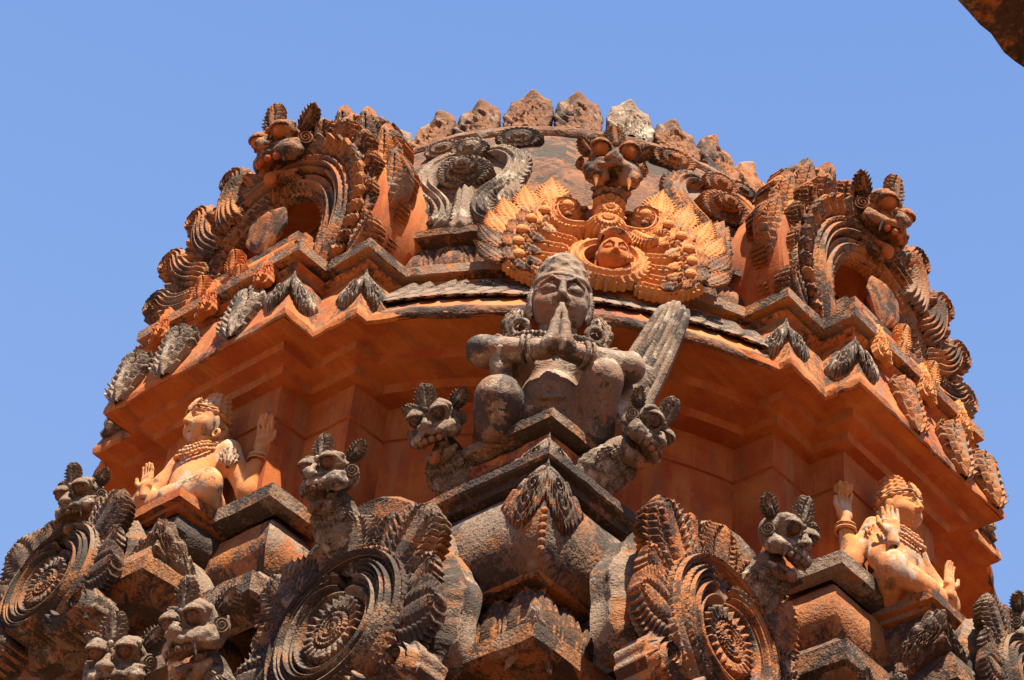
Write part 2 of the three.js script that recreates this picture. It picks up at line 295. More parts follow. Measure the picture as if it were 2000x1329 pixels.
// fan drape: two lobes of ribs with a scalloped hem and a curled heart in each lobe, folded round an outer corner or flat
function drape(w, hh, n, fold = true, sd = 3) {
  const rows = [];
  for (let j = 0; j <= 30; j++) {
    const v = j / 30, row = [];
    for (let i = 0; i <= 96; i++) {
      const u = i / 96 * 2 - 1, q = abs(u), hem = .66 + .40 * pow(sin(q * PI), .9) - .50 * q * q * q, sc = 1 + .07 * (sqrt(abs(sin(u * n * PI))) - .6) * sst(.75, 1, v), x = u * w * (.40 + .60 * pow(v, .6)) * sc, y = -hh * v * hem * sc + (fold ? .10 : .55) * hh * (1 - pow(q, fold ? 2 : .8)) * (1 - v * .5);
      const d = hypot(q - .5, (v - .62) * 1.1), a = atan2(v - .62, q - .5);
      const z = .030 + .007 * cos(u * n * 2 * PI) * sst(.35, .9, v) * sst(.2, .3, d) + .012 * cos(d * 46 + a) * sst(.30, .22, d) + .028 * sin(v * PI * .9) * (.4 + .6 * sin(q * PI)) + .022 * exp(-q * q * 120) - .012 * exp(-pow((v - .30) * 14, 2)) - .06 * sst(.95, 1, v) - .05 * sst(.93, 1, q) + .006 * n3(x * 30, y * 30, sd), k2 = sqrt(x * x + .0006);
      row.push(fold ? [x * S2, y, -k2 * S2 + z * 1.3] : [x, y, z]);
    }
    rows.push(row);
  }
  return carved(loft(rows, false, true));
}

// ================================================================ the setting: courtyard
{
  const g = new THREE.PlaneGeometry(1600, 1600, 8, 8).rotateX(-PI / 2); const uv = g.attributes.uv; for (let i = 0; i < uv.count; i++) uv.setXY(i, uv.getX(i) * 1000, uv.getY(i) * 1000);
  const t = stucco([.15, .085, .04], [.19, .105, .05], { black: .1, grey: .1, pale: .0, speck: .3, dx: 130, dy: 77 });
  const o = new THREE.Mesh(g, mat(t, .004)); o.name = 'ground'; o.receiveShadow = true; o.userData = { kind: 'structure', label: 'dusty earth courtyard far below the temple tower', category: 'ground' }; scene.add(o);
}

// ================================================================ the tower: dome, eave, neck, plinths
const tower = thing('temple_tower', 'orange stucco temple tower with round dome, stepped eave and recessed neck', 'tower', new THREE.Matrix4().makeTranslation(0, -H, 0));
const UP = new THREE.Matrix4().makeTranslation(0, H, 0), tq = (name, geo, m, f) => part(tower, name, geo, m, UP.clone().multiply(f));
const LIP = plan(2.52, 2.406, .95, 2.6, .652), NECK = plan(2.02, 2.13, .70, 2.33, .40), BASE = plan(2.21, 2.285, .83, 2.475, .53), SLAB = plan(2.28, 2.36, .90, 2.55, .60);
const tp = (name, geo, m) => partT(tower, name, geo, m);
// neck wall with an incised line below its head
tp('neck_wall', ring([[NECK, -1.25], [NECK, -1.0], [NECK, -.8], [NECK, -.6], [NECK, -.345], [grow(NECK, -.012), -.34], [grow(NECK, -.012), -.325], [NECK, -.32], [NECK, -.12]], .002), M.orange);
// eave: stepped soffit, drip lip, sloping back
tp('eave_soffit', ring([[NECK, -.125], [pl(NECK, LIP, .22), -.12], [pl(NECK, LIP, .25), -.08], [pl(NECK, LIP, .28), -.075], [pl(NECK, LIP, .52), -.06], [pl(NECK, LIP, .54), -.015], [pl(NECK, LIP, .58), -.012], [pl(NECK, LIP, .965), -.006]], .003), M.orange);
{
  const rows = [[pl(NECK, LIP, .965), -.006], [pl(NECK, LIP, .985), .0], [LIP, .004], [LIP, .02], [LIP, .038]];
  for (const [t, y] of [[.03, .045], [.15, .095], [.3, .165], [.45, .23], [.6, .29], [.75, .345], [.9, .395], [1, .42]]) rows.push([pl(LIP, BASE, t), y]);
  tp('eave', ring(rows, .009), M.eave);
}
// the curved stretches of the lip between the projections carry a crust of their own
for (let f = 0; f < 4; f++) { const rows = [[2.50, -.010], [2.524, -.006], [2.53, .006], [2.53, .034], [2.52, .052], [2.47, .09], [2.40, .15]].map(([r, y]) => { const row = []; for (let i = 0; i <= 40; i++) { const A = f * PI / 2 + lerp(-.395, .395, i / 40), e = sqrt(sqrt(max(0, 1 - pow(abs(i / 20 - 1), 6)))), r1 = 2.46 + (r - 2.46) * e, w = .012 * fb3(sin(A) * 20, y * 14, cos(A) * 20); row.push([sin(A) * (r1 + w), y + w * .6 + (1 - e) * .03, cos(A) * (r1 + w)]); } return row; }); tp('curved_lip', faceted(loft(rows, false, false), .6, .006, 9), M.dome); }
tp('plinth_roll', ring([[BASE, .41], [grow(BASE, .02), .425], [grow(BASE, .045), .45], [grow(BASE, .03), .475], [BASE, .492]], .004), M.eave);
tp('dome_plinth', ring([[BASE, .485], [pl(BASE, SLAB, .9), .495], [SLAB, .50], [SLAB, .56], [grow(SLAB, -.02), .575], [grow(SLAB, -.14), .58], [plan(2.0, 2.02, .7, 2.05, .4), .585]], .005), M.worn);
// dome
const domeR = y => y < .9 ? 2.08 : 2.08 - .42 * pow((y - .9) / 1.25, 1.9);
{
  const prof = [[2.03, .57], [2.03, .84], [2.07, .85], [2.15, .865], [2.175, .875], [2.175, .915], [2.12, .92], [2.085, .925]];
  for (let y = .95; y < 2.1; y += .05) prof.push([domeR(y), y]);
  prof.push([1.665, 2.08], [1.70, 2.09], [1.71, 2.115], [1.695, 2.155], [1.63, 2.17], [1.57, 2.2], [1.3, 2.45], [.8, 2.65], [.25, 2.72], [.22, 3.0], [.001, 3.02]);
  tp('dome', faceted(lathe(prof, 220), .6, .010, 4), M.dome);
}
const onDome = (a, y, out = 0, tilt = null) => {        // frame on the dome's skin: a degrees to the right of the near corner
  const r = domeR(y) + out, A = a * PI / 180, sl = tilt === null ? atan2(domeR(y - .02) - domeR(y + .02), .04) : tilt;
  return new THREE.Matrix4().makeRotationY(A).setPosition(sin(A) * r, y, cos(A) * r).multiply(new THREE.Matrix4().makeRotationX(-sl));
};
// lotus crest: a ring of upright petals, each carved with a ringed boss
{
  const mk = v => {
    const rows = [], nv = 22, nu = 18;
    for (let j = 0; j <= nv; j++) {
      const t = j / nv, W = .138 * (t < .3 ? .92 + .08 * t / .3 : pow(max(0, 1 - pow((t - .3) / .7, 2)), .5)) * (1 + .03 * sin(t * 46)), y = .40 * t, row = [];
      for (let i = 0; i <= nu; i++) { const u = i / nu * 2 - 1, x = u * W, d = hypot(x * 1.15, y - .17), q = hypot(x, y - .37); let z = .045 + .012 * sqrt(max(0, 1 - u * u)) + (v % 2 ? .017 * cos(d * 190) : .016 * cos(d * 110 + 4 * abs(atan2(x, y - .17)))) * sst(.15, .10, d) + .018 * exp(-d * d * 900) + .011 * cos(20 * atan2(y + .05, x)) * sst(.09, .12, d); z += .02 * exp(-q * q * 900); if (v === 2) z -= .025 * clamp(fb3(x * 20, y * 20, 4) + .4) * sst(.14, .05, d); row.push([x, y, z]); }
      for (let i = nu - 1; i > 0; i--) { const u = i / nu * 2 - 1; row.push([u * W, y, -.05 * sqrt(max(0, 1 - u * u))]); }
      rows.push(row);
    }
    const g = loft(rows, true, false); const p = g.attributes.position; for (let i = 0; i < p.count; i++) { const x = p.getX(i), y = p.getY(i), z = p.getZ(i); p.setXYZ(i, x + .004 * n3(x * 30, y * 30, z * 30 + v * 9), y + .004 * n3(x * 30 + 4, y * 30, z * 30 + v * 9), z + .003 * n3(x * 40, y * 40, z * 40 + v * 5)); }
    return smooth(g);
  };
  const gs = [mk(0), mk(1), mk(2)], knob = smooth(new THREE.IcosahedronGeometry(.032, 2).scale(1, .8, 1)), N = 35;
  for (let k = 0; k < N; k++) {
    const a = -1.5 + k * 360 / N, A = a * PI / 180, m = new THREE.Matrix4().makeRotationY(A).setPosition(sin(A) * 1.63, 2.14 + rr(-.02, .02), cos(A) * 1.63).multiply(loc(0, 0, 0, -.27 + rr(-.05, .05), rr(-.06, .06), rr(-.05, .05), rr(1.0, 1.06), rr(.95, 1.08), 1));
    const right = a > 24 && a < 75;
    const o = tq('crest_petal', gs[k % 3], right ? M.worn : k % 5 === 1 ? M.grey : M.dome, m); part(o, 'petal_knob', knob, M.grey, loc(0, .405, .01));
  }
}
// lotus cushions between plinth and dome slab: swelling petals with an incised border
{
  const W = .105, rows = [];
  for (let j = 0; j <= 26; j++) {
    const v = j / 26, row = [];
    for (let i = 0; i <= 28; i++) {
      const u = i / 28 * 2 - 1, arch = abs(u) - .80 * pow(clamp(1 - pow(v, 3.2)), .45), line = exp(-pow(arch * 15, 2)) * .016 + exp(-pow((arch + .22) * 15, 2)) * .010;
      row.push([u * W, v * .30, .04 + .105 * pow(sin(PI * clamp(v * .8 + .06)), .7) * (1 - .30 * pow(abs(u), 4)) - line]);
    }
    rows.push(row);
  }
  const g = smooth(loft(rows, false, false));
  for (let f = 0; f < 4; f++) for (let k = -6; k <= 6; k++) { const A = f * PI / 2 + k * .1; tq('lotus_cushion', g, M.worn, new THREE.Matrix4().makeRotationY(A).setPosition(sin(A) * 2.0, .555, cos(A) * 2.0)); }
}

// ================================================================ plinths below the neck, faces left (-1) and right (+1)
const kap = (list) => list;
// a block standing out from a face: rows of [half width or s0,s1, depth, y] lofted as a rectangle open to the wall
function faceBlock(side, rows, amp = .005, dBack = 1.7) {
  const n = side < 0 ? nL : nR, t = side < 0 ? tL : tR, R = [];
  for (const [s0, s1, d, y] of rows) {
    const row = [], put = (dd, s) => row.push([n.x * dd + t.x * s, y, n.z * dd + t.z * s]);
    const c = [[dBack, s0], [d, s0], [d, s1], [dBack, s1]], k = [14, 16, 14, 1];
    for (let i = 0; i < 3; i++) for (let j = 0; j < k[i]; j++) put(lerp(c[i][0], c[i + 1][0], j / k[i]), lerp(c[i][1], c[i + 1][1], j / k[i]));
    put(dBack, s1); R.push(row);
  }
  return faceted(loft(R, false, side < 0), .5, amp);
}
const sym = (w, d, y) => [-w, w, d, y];
for (const f of [-1, 1]) {
  const b = (name, rows, m) => { if (f > 0 && /figure|roll|hood$/.test(name) && !/far/.test(name)) rows = rows.map(([p, q, d, y]) => [p + .03, q + .03, d, y - .06]); return tp(name, faceBlock(f, rows), m); };
  // seat of the seated figure, roll and sloping hood below it
  b('figure_plinth', [sym(.02, 1.75, -.928), sym(.27, 2.67, -.928), sym(.30, 2.70, -.935), sym(.30, 2.70, -.985), sym(.27, 2.67, -.99), sym(.27, 2.67, -1.015), sym(.24, 2.64, -1.02)].reverse(), f < 0 ? M.eave : M.worn);
  b('plinth_roll', [sym(.22, 2.60, -1.19), sym(.25, 2.64, -1.17), sym(.275, 2.665, -1.12), sym(.275, 2.665, -1.08), sym(.25, 2.64, -1.03), sym(.23, 2.62, -1.01)], M.dark);
  b('plinth_hood', [sym(.16, 2.45, -1.56), sym(.24, 2.66, -1.54), sym(.31, 2.80, -1.47), sym(.33, 2.82, -1.46), sym(.33, 2.82, -1.39), sym(.32, 2.81, -1.38), sym(.31, 2.795, -1.33), sym(.28, 2.75, -1.27), sym(.24, 2.68, -1.21), sym(.20, 2.62, -1.17)], M.dark);
  // second step: slab over a swelling lotus course
  b('step_slab', [sym(.60, 2.38, -1.02), sym(.63, 2.44, -1.01), sym(.65, 2.47, -.99), sym(.65, 2.47, -.915), sym(.62, 2.44, -.905), sym(.3, 1.95, -.90)], M.dark);
  b('step_lotus', [sym(.55, 2.30, -1.36), sym(.60, 2.38, -1.33), sym(.635, 2.425, -1.24), sym(.635, 2.425, -1.16), sym(.60, 2.40, -1.06), sym(.55, 2.34, -1.0)], M.worn);
  b('step_base', [sym(.60, 2.36, -1.60), sym(.68, 2.50, -1.56), sym(.70, 2.52, -1.54), sym(.70, 2.52, -1.44), sym(.66, 2.48, -1.42), sym(.6, 2.4, -1.34)], M.dark);
  // masonry behind the ringed gables, rounded on top
  const hump = []; for (let i = 0; i <= 12; i++) { const a = PI * i / 12; hump.push([-1.20 - cos(a) * .40, -1.62 + sin(a) * .40]); }
  const c = f < 0 ? 0 : -.12;
  { const sp = new THREE.Shape(); sp.moveTo(-1.6 + c, -2.0); for (const [x, y] of hump) sp.lineTo(x + c, y); sp.lineTo(-.8 + c, -2.0); sp.closePath();
    const g = new THREE.ExtrudeGeometry(sp, { depth: .55, bevelEnabled: true, bevelSize: .015, bevelThickness: .015, bevelSegments: 1, curveSegments: 4, steps: 6 }); if (f < 0) g.scale(-1, 1, 1).index || 0;
    if (f < 0) { const p = g.attributes.position; for (let i = 0; i < p.count; i += 3) { const a = [p.getX(i + 1), p.getY(i + 1), p.getZ(i + 1)]; p.setXYZ(i + 1, p.getX(i + 2), p.getY(i + 2), p.getZ(i + 2)); p.setXYZ(i + 2, ...a); } }
    tp('gable_backing', faceted(g.applyMatrix4(frame(f, 1.83, 0, 0)), .5, .006), M.dark); }
  // cornice and wall below the gables
  b('side_cornice', [[-1.60, -.60, 2.20, -2.24], [-1.62, -.58, 2.26, -2.16], [-1.66, -.55, 2.37, -2.11], [-1.67, -.54, 2.385, -2.10], [-1.67, -.54, 2.385, -2.0], [-1.64, -.57, 2.35, -1.985], [-1.60, -.6, 2.22, -1.97]], M.dark);
  b('far_hood', [[.80, 2.2, 2.36, -1.17], [.74, 2.2, 2.44, -1.13], [.70, 2.2, 2.52, -1.05], [.70, 2.2, 2.52, -.97], [.73, 2.2, 2.46, -.93], [.78, 2.2, 2.36, -.85], [.84, 2.2, 2.2, -.80]], M.eave); b('far_wall', [[.36, 2.2, 2.30, -3.0], [.36, 2.2, 2.30, -2.2], [.36, 2.2, 2.30, -1.12]], M.worn);
  b('side_wall', [[-1.58, 1.58, 2.17, -3.0], [-1.58, 1.58, 2.17, -2.6], [-1.58, 1.58, 2.17, -2.2]], M.worn);
  b('centre_wall', [sym(.42, 2.60, -3.0), sym(.42, 2.60, -2.4), sym(.42, 2.60, -2.05), sym(.50, 2.68, -2.03), sym(.52, 2.72, -1.97), sym(.52, 2.72, -1.90), sym(.46, 2.66, -1.87), sym(.36, 2.56, -1.82), sym(.34, 2.54, -1.7), sym(.28, 2.5, -1.5)], M.worn);
}
// ================================================================ the corner shrine under the winged figure
const cx = .064;
function cornerBlock(rows, back = 1.15, amp = .005, backR = back) {   // rows [D, y]; a square corner pointing at the viewer
  const R = []; for (const [D, y] of rows) {
    const row = [], put = (a, b) => row.push([nR.x * a + nL.x * b, y, nR.z * a + nL.z * b]), k = 16;
    for (let j = 0; j < 8; j++) put(back, D + cx - .5 + j * .5 / 8); for (let j = 0; j < k; j++) put(lerp(back, D - cx, j / k), D + cx); for (let j = 0; j < k; j++) put(D - cx, lerp(D + cx, backR, j / k)); for (let j = 0; j <= 8; j++) put(D - cx - j * .5 / 8, backR); R.push(row);
  } return faceted(loft(R, false, false), .45, amp);
}
const shrine = thing('corner_shrine', 'dark weathered corner shrine with folded curved hood under the winged figure', 'shrine', loc(-.09, -2.2, 2.6));
const cs = (n, rows, m, back, backR) => partT(shrine, n, cornerBlock(rows, back, .005, backR), m);
cs('seat_slab', [[1.90, -.885], [1.98, -.882], [2.02, -.875], [2.02, -.825], [2.0, -.815], [1.5, -.81]], M.dark, 1.42, 1.62);
cs('upper_fillet', [[1.86, -.985], [1.93, -.98], [1.965, -.97], [1.965, -.91], [1.94, -.90], [1.88, -.88]], M.eave, 1.45, 1.62);
cs('upper_block', [[2.075, -1.14], [2.06, -1.09], [2.01, -1.03], [1.95, -.985], [1.90, -.97]], M.dark, 1.35, 1.5);
cs('hood_rail', [[2.02, -1.235], [2.07, -1.23], [2.075, -1.20], [2.11, -1.195], [2.12, -1.185], [2.12, -1.145], [2.09, -1.135], [1.86, -1.12]], M.dark);
cs('hood', [[2.04, -1.705], [2.085, -1.66], [2.115, -1.58], [2.125, -1.5], [2.12, -1.42], [2.10, -1.35], [2.07, -1.29], [2.035, -1.25], [2.0, -1.225]], M.dark);
cs('drip_ledge', [[1.98, -1.725], [2.04, -1.723], [2.05, -1.715], [2.05, -1.703], [2.04, -1.698], [2.0, -1.69]], M.worn);
cs('lotus_course', [[1.96, -2.03], [2.03, -1.99], [2.045, -1.91], [2.03, -1.83], [1.99, -1.76], [1.95, -1.72]], M.worn);
cs('cornice', [[1.86, -2.26], [1.90, -2.19], [2.03, -2.15], [2.13, -2.14], [2.155, -2.12], [2.155, -2.045], [2.13, -2.03], [2.0, -2.0]], M.dark, 1.0);
cs('shrine_wall', [[1.80, -3.0], [1.80, -2.6], [1.80, -2.18]], M.worn, 1.0);
// arched petals carved on the lotus course
{
  const rows = []; const W = .075; for (let j = 0; j <= 16; j++) { const v = j / 16, row = []; for (let i = 0; i <= 18; i++) { const u = i / 18 * 2 - 1, a = abs(u) - .9 * pow(clamp(1 - pow(v, 2.6)), .5), e = abs(u) - .62 * pow(clamp(.93 - pow(v, 2.2)), .5); row.push([u * W, v * .25 - .01, .035 * pow(sin(PI * clamp(v * .85 + .1)), .6) * sst(.06, -.06, a) - .010 * exp(-pow(e * 14, 2)) - .03 * sst(-.05, .08, a)]); } rows.push(row); }
  const g = smooth(loft(rows, false, false));
  for (const f of [-1, 1]) for (let k = 0; k < 5; k++) part(shrine, 'lotus_petal', g, M.worn, shrine.matrixWorld.clone().invert().multiply(UP).multiply(frame(f, 2.015 + (f < 0 ? cx : -cx), -(2.02 - (f < 0 ? cx : -cx)) + .075 + k * .142, -2.0, -.06, 0, 1.12)));
}
// ================================================================ the tiers below, out of the picture, down to the courtyard
{
  const tier = (d, y0, y1) => [[plan(d * 1.36, d, d * .96, d + .25, d * .3), y0], [plan(d * 1.36, d, d * .96, d + .25, d * .3), y1]];
  tp('lower_tier', ring([...tier(3.9, -H, -6.2), ...tier(3.5, -6.1, -4.6), ...tier(3.0, -4.5, -3.3), ...tier(2.3, -3.25, -2.9)], .01), M.worn);
}

// ================================================================ carved plaques on the eave
let foldGeo;
{
  // palmette: pointed crown, two scrolled lobes; folded = bent round an outer corner
  const H2 = (x, y) => { const lx = abs(x), d = hypot(lx - .075, y + .035), a = atan2(y + .035, lx - .075), m = hypot(lx, y - .08); return .028 + .015 * cos(d * 230 + a * 1.0) * sst(.10, .07, d) + .016 * exp(-d * d * 1600) + .010 * cos(atan2(y + .12, lx) * 26) * sst(.06, .09, d) * sst(0, .1, y + .1) + .022 * exp(-lx * lx * 1800) * sst(.14, -.1, y) + .02 * exp(-m * m * 700); };
  const edge = a => { const s = sin(a), c = abs(cos(a)); return (.66 + .36 * pow(max(0, s), 5) + .30 * exp(-pow((a > PI ? abs(atan2(-s, c)) : 9) - .75, 2) * 7) + .12 * c * c) * (1 + .07 * (tri(a / (2 * PI) * 26) - .5)); };
  const mk = (fold, sx, sy, sd) => {
    const g = rosette({ r: .2, sx, sy, edge, nr: 22, na: 104, base: -.05, profile: () => 0 }), p = g.attributes.position;
    for (let i = 0; i < p.count; i++) {
      let x = p.getX(i), y = p.getY(i), z = p.getZ(i); const u = x / sx, v = y / sy, f = hypot(u, v) / (.2 * edge(atan2(v, u)));
      if (z > -.04) z = H2(u, v) * (f > .97 ? .35 : 1) + .006 * n3(x * 60, y * 60, sd);
      z += .10 * max(0, v - .05) * 1;
      if (fold) { const k = sqrt(x * x + .0004); p.setXYZ(i, x * S2, y, -k * S2 + z * 1.25); } else p.setXYZ(i, x, y, z);
    }
    return carved(g);
  };
  const fold = [drape(.205, .23, 9), drape(.20, .22, 8, true, 9)], flat = [mk(0, .62, 1.02, 2), mk(0, .66, 1.0, 3)], plq0 = [leaf({ l: .42, w: .135, h: .045, back: .03, lobes: 9, curl: .03, rib: .014, lobe: .26, nu: 24, nv: 60 }), leaf({ l: .40, w: .14, h: .05, back: .03, lobes: 8, curl: .05, rib: .016, lobe: .3, nu: 24, nv: 60 })], foldOld = mk(1, 1.1, .78, 1);
  foldGeo = variants(foldOld);
  const cornerAt = (side, d, s, y) => { const n = side < 0 ? nL : nR, t = side < 0 ? tL : tR; return V(n.x * d + t.x * s, y, n.z * d + t.z * s); };
  for (const f of [-1, 1]) {
    let P = cornerAt(f, 2.505, -.557, .335); tq('eave_palmette', fold[0], M.grey, loc(P.x, P.y, P.z, -.42, 0, 0, 1));
    P = cornerAt(f, 2.305, -.855, .335); tq('eave_palmette', fold[1], M.grey, loc(P.x, P.y, P.z, -.42, 0, 0, 1));
    const plq = f < 0 ? [[-.30, .22, .35], [.18, .21, .3], [.52, .2, .2]] : [[-.18, .2, -.2], [.25, .2, -.15], [.55, .2, -.1]];
    for (const [s, y, r] of plq) tq('eave_palmette', plq0[s > 0 ? 1 : 0], f < 0 ? M.grey : M.worn, mul(frame(f, 2.605, s, y - .20), loc(0, 0, 0, -.27, 0, r * .35, 1.0)));
    tq('eave_palmette', flat[1], M.grey, mul(frame(f, 2.37, .82, .22), loc(0, 0, 0, -.3, 0, 0, .9)));
  }
  // plinth corners over the eave: smaller leaves
  for (const f of [-1, 1]) for (const [d, s, y, k] of [[2.50, .05, .50, .62], [2.50, -.36, .47, .6], [2.50, .40, .5, .6]]) tq('plinth_palmette', flat[1], f < 0 ? M.orange : M.peach, mul(frame(f, d + .04, s, y), loc(0, 0, 0, -.2, 0, 0, k, k * 1.15, k)));
  // overlapping leaf course on the curved lip between the projections, and a row of down-turned petals above it
  const small = leaf({ l: .26, w: .085, h: .014, back: .012, lobes: 5, curl: -.03, rib: .007, nu: 12, nv: 26 }), row2 = leaf({ l: .16, w: .075, h: .03, back: .02, lobes: 3, curl: .05, rib: .008, nu: 10, nv: 16 });
  for (let k = -16; k <= 16; k++) { const A = k * .0255 * PI / 2 * 1.0; if (abs(A) > .41) continue; const r = 2.5 - .14 * .6; tq('lip_leaf', small, M.grey, new THREE.Matrix4().makeRotationY(A).setPosition(sin(A) * 2.40, .25, cos(A) * 2.40).multiply(loc(0, 0, 0, PI - .72, rr(-.1, .1), PI + .4 + rr(-.15, .15), rr(.9, 1.1)))); tq('lip_leaf', small, k % 4 ? M.grey : M.worn, new THREE.Matrix4().makeRotationY(A + .02).setPosition(sin(A + .02) * 2.465, .17, cos(A + .02) * 2.465).multiply(loc(0, 0, 0, PI - .75, rr(-.1, .1), PI + .3 + rr(-.15, .15), rr(.75, .95)))); }
  for (let k = -9; k <= 9; k++) { const A = k * .066; tq('lotus_leaf', row2, k % 3 ? M.grey : M.worn, new THREE.Matrix4().makeRotationY(A).setPosition(sin(A) * 2.17, .40, cos(A) * 2.17).multiply(loc(0, 0, 0, -.35 + rr(-.1, .1), rr(-.3, .3), rr(-.25, .25), rr(.85, 1.15)))); }
}
// ================================================================ scrolled brackets on the dome's skin
const skin = (x, y, z) => { const A = x / 2.0, r = domeR(y) + z; return [sin(A) * r, y + z * .25, cos(A) * r]; };
function bracket(x0, mir, mt) {
  const X = p => p.map(([x, y]) => [x0 + mir * (x + .61), y]);
  const g = thing('dome_scroll', mir > 0 ? 'weathered scroll bracket with stacked bosses on the dome, beside the horned left gable' : 'scroll bracket with stacked bosses on the dome, beside the right gable', 'carving', loc(...(() => { const p = skin(x0, .95, 0); return [p[0], p[1], p[2]]; })()), 'scroll brackets on the dome');
  const a = (n, geo) => partT(g, n, geo, mt);
  const s = mir;
  a('scroll_arm', band(X([[-.56, 1.72], [-.46, 1.69], [-.395, 1.62], [-.37, 1.52], [-.385, 1.41], [-.43, 1.31], [-.49, 1.23], [-.515, 1.14], [-.49, 1.05], [-.42, 1.01], [-.36, 1.05]]), { w: .062, w1: .045, h: .07, ridges: 3, tooth: .035, side: s, step: .04, map: skin, base: -.05, m: 14 }));
  a('scroll_arm', band(X([[-.70, 1.69], [-.78, 1.655], [-.84, 1.58], [-.86, 1.48], [-.845, 1.37], [-.79, 1.28], [-.735, 1.2], [-.70, 1.11], [-.71, 1.03], [-.76, .98]]), { w: .062, w1: .045, h: .07, ridges: 3, tooth: .035, side: -s, step: .04, map: skin, base: -.05, m: 14 }));
  a('scroll_arm', band(X([[-.845, 1.36], [-.83, 1.22], [-.80, 1.14], [-.83, 1.06], [-.88, 1.08]]), { w: .045, w1: .03, h: .06, ridges: 3, tooth: .03, side: -s, step: .04, map: skin, base: -.05 }));
  a('scroll_arm', band(X([[-.39, 1.40], [-.37, 1.27], [-.40, 1.18], [-.35, 1.12], [-.31, 1.16]]), { w: .045, w1: .03, h: .06, ridges: 3, tooth: .03, side: s, step: .04, map: skin, base: -.05 }));
  a('stem', band(X([[-.61, 1.32], [-.60, 1.2], [-.595, 1.05], [-.59, .96]]), { w: .035, w1: .06, h: .06, ridges: 2, tooth: .02, side: 0, step: .035, map: skin, base: -.05 }));
  const disc = (x, y, r, sy, t, nt) => { const m = onDome((x0 + mir * (x + .61)) / 2 * 180 / PI, y, .02, -.25), q = rosette({ r, sy, na: nt * 6, nr: 16, base: -.14, edge: teeth(nt, .06), profile: ringsProfile([[0, .2, t + .02, t + .02], [.2, .28, t + .02, t], [.28, .6, t, t], [.6, .66, t, t - .02], [.66, .95, t - .015, t - .01], [.95, 1, t - .02, t - .03]]) }); a('boss', q.applyMatrix4(m)); };
  disc(-.65, 1.735, .105, .62, .085, 20); disc(-.63, 1.46, .15, .62, .07, 28); disc(-.625, 1.475, .075, .6, .13, 18); disc(-.40, 1.90, .13, .5, .06, 24); disc(-.86, 1.86, .11, .5, .05, 22);
  return g;
}
bracket(-.61, 1, M.grey); bracket(.74, -1, M.worn);

// ================================================================ monster heads (bulging ringed eyes, broad lip, fangs, leaf crest)
const headGeo = (() => {
  const f = (tusk, sd) => (X0, y0, z0) => {
    const X = X0 + .03 * n3(X0 * 4 + sd, y0 * 4, z0 * 4), y = y0 + .03 * n3(X0 * 4, y0 * 4 + sd, z0 * 4 + 5), z = z0 + .02 * n3(X0 * 4, y0 * 4 + 7, z0 * 4 + sd);
    const x = abs(X);
    let d = ell(x, y, z, [0, .1, -.08], [.33, .29, .32]);
    d = smin(d, ell(x, y, z, [.19, .22, .12], [.16, .15, .18]), .06);           // brow
    d = smin(d, ell(x, y, z, [0, -.06, .17], [.32, .12, .24]), .08);            // muzzle
    d = smin(d, ell(x, y, z, [.24, -.13, .17], [.17, .12, .18]), .07);          // cheek
    d = smin(d, cap(x, y, z, [0, .12, .34], [0, .0, .45], .045, .075), .04);    // nose
    d = smin(d, sph(x, y, z, [.075, -.01, .43], .055), .03);
    d = smin(d, cap(x, y, z, [0, -.10, .44], [.20, -.13, .36], .045, .05), .035); d = smin(d, cap(x, y, z, [.20, -.13, .36], [.36, -.03, .16], .05, .04), .035); // lip
    d = smax(d, -ell(x, y, z, [0, -.30, .28], [.27, .135, .34]), .03);           // mouth
    d = smin(d, ell(x, y, z, [0, -.46, .05], [.24, .09, .27]), .05);            // jaw
    d = smin(d, cap(x, y, z, [.10, -.42, .26], [.24, -.39, .14], .04, .04), .03);
    d = smin(d, ell(x, y, z, [.36, .03, -.02], [.07, .09, .07]), .03);          // ear
    if (tusk) d = smin(d, sph(x, y, z, [.22, -.24, .27], .15), .03);
    d = smax(d, -(hypot(x - .20, y - .17, z - .40) - .10), .02);                // eye socket
    return d + .018 * n3(X * 14 + sd, y * 14, z * 14) + .008 * n3(X * 34, y * 34, z * 34 + sd) + .008 * cos(hypot(x - .2, y - .13) * 80) * sst(.2, .3, y + .2);
  };
  const mk = (t, sd) => smooth(nets(f(t, sd), [-.48, -.58, -.46], [.48, .50, .56], .021));
  return [[mk(0, 0), mk(0, 13), mk(0, 29)], [mk(1, 3)]];
})();
const eyeGeo = smooth(mergeVertices((() => { const pr = [[.105, -.12], [.115, -.03], [.112, .01], [.10, .03], [.096, .022], [.088, .05], [.082, .043], [.068, .07], [.062, .062], [.045, .082], [.04, .076], [.02, .088], [.001, .09]]; const g = new THREE.LatheGeometry(pr.map(p => new THREE.Vector2(...p)), 28).rotateX(PI / 2); g.deleteAttribute('uv'); return g; })()));
const lidGeo = smooth(nets((x, y, z) => { const r = hypot(x, y, z); return max(abs(r - .14) - .022, -(y - .02 + .25 * z)) + .004 * cos(r * 300); }, [-.19, -.1, -.19], [.19, .2, .2], .016));
const crestGeo = leaf({ l: .52, w: .18, h: .06, back: .08, lobes: 8, curl: .02, rib: .018, lobe: .3, nv: 56 });
const hornGeo = leaf({ l: .50, w: .145, h: .05, back: .09, lobes: 8, curl: .12, rib: .018, lobe: .24, pt: .6, nv: 56 });
const curlGeo = rosette({ r: .10, edge: a => 1, base: -.05, profile: (r, a) => .05 + .016 * cos(r * 16 + a), na: 40, nr: 14 });
const toothGeo = gem(.052, 1), fangGeo = smooth(new THREE.ConeGeometry(.055, .22, 14, 4).rotateX(PI)), tongueGeo = smooth(nets((x, y, z) => smin(ell(x, y, z, [0, 0, 0], [.13, .05, .2]), ell(x, y, z, [0, -.06, .2], [.10, .09, .07]), .06), [-.2, -.2, -.3], [.2, .15, .35], .025));
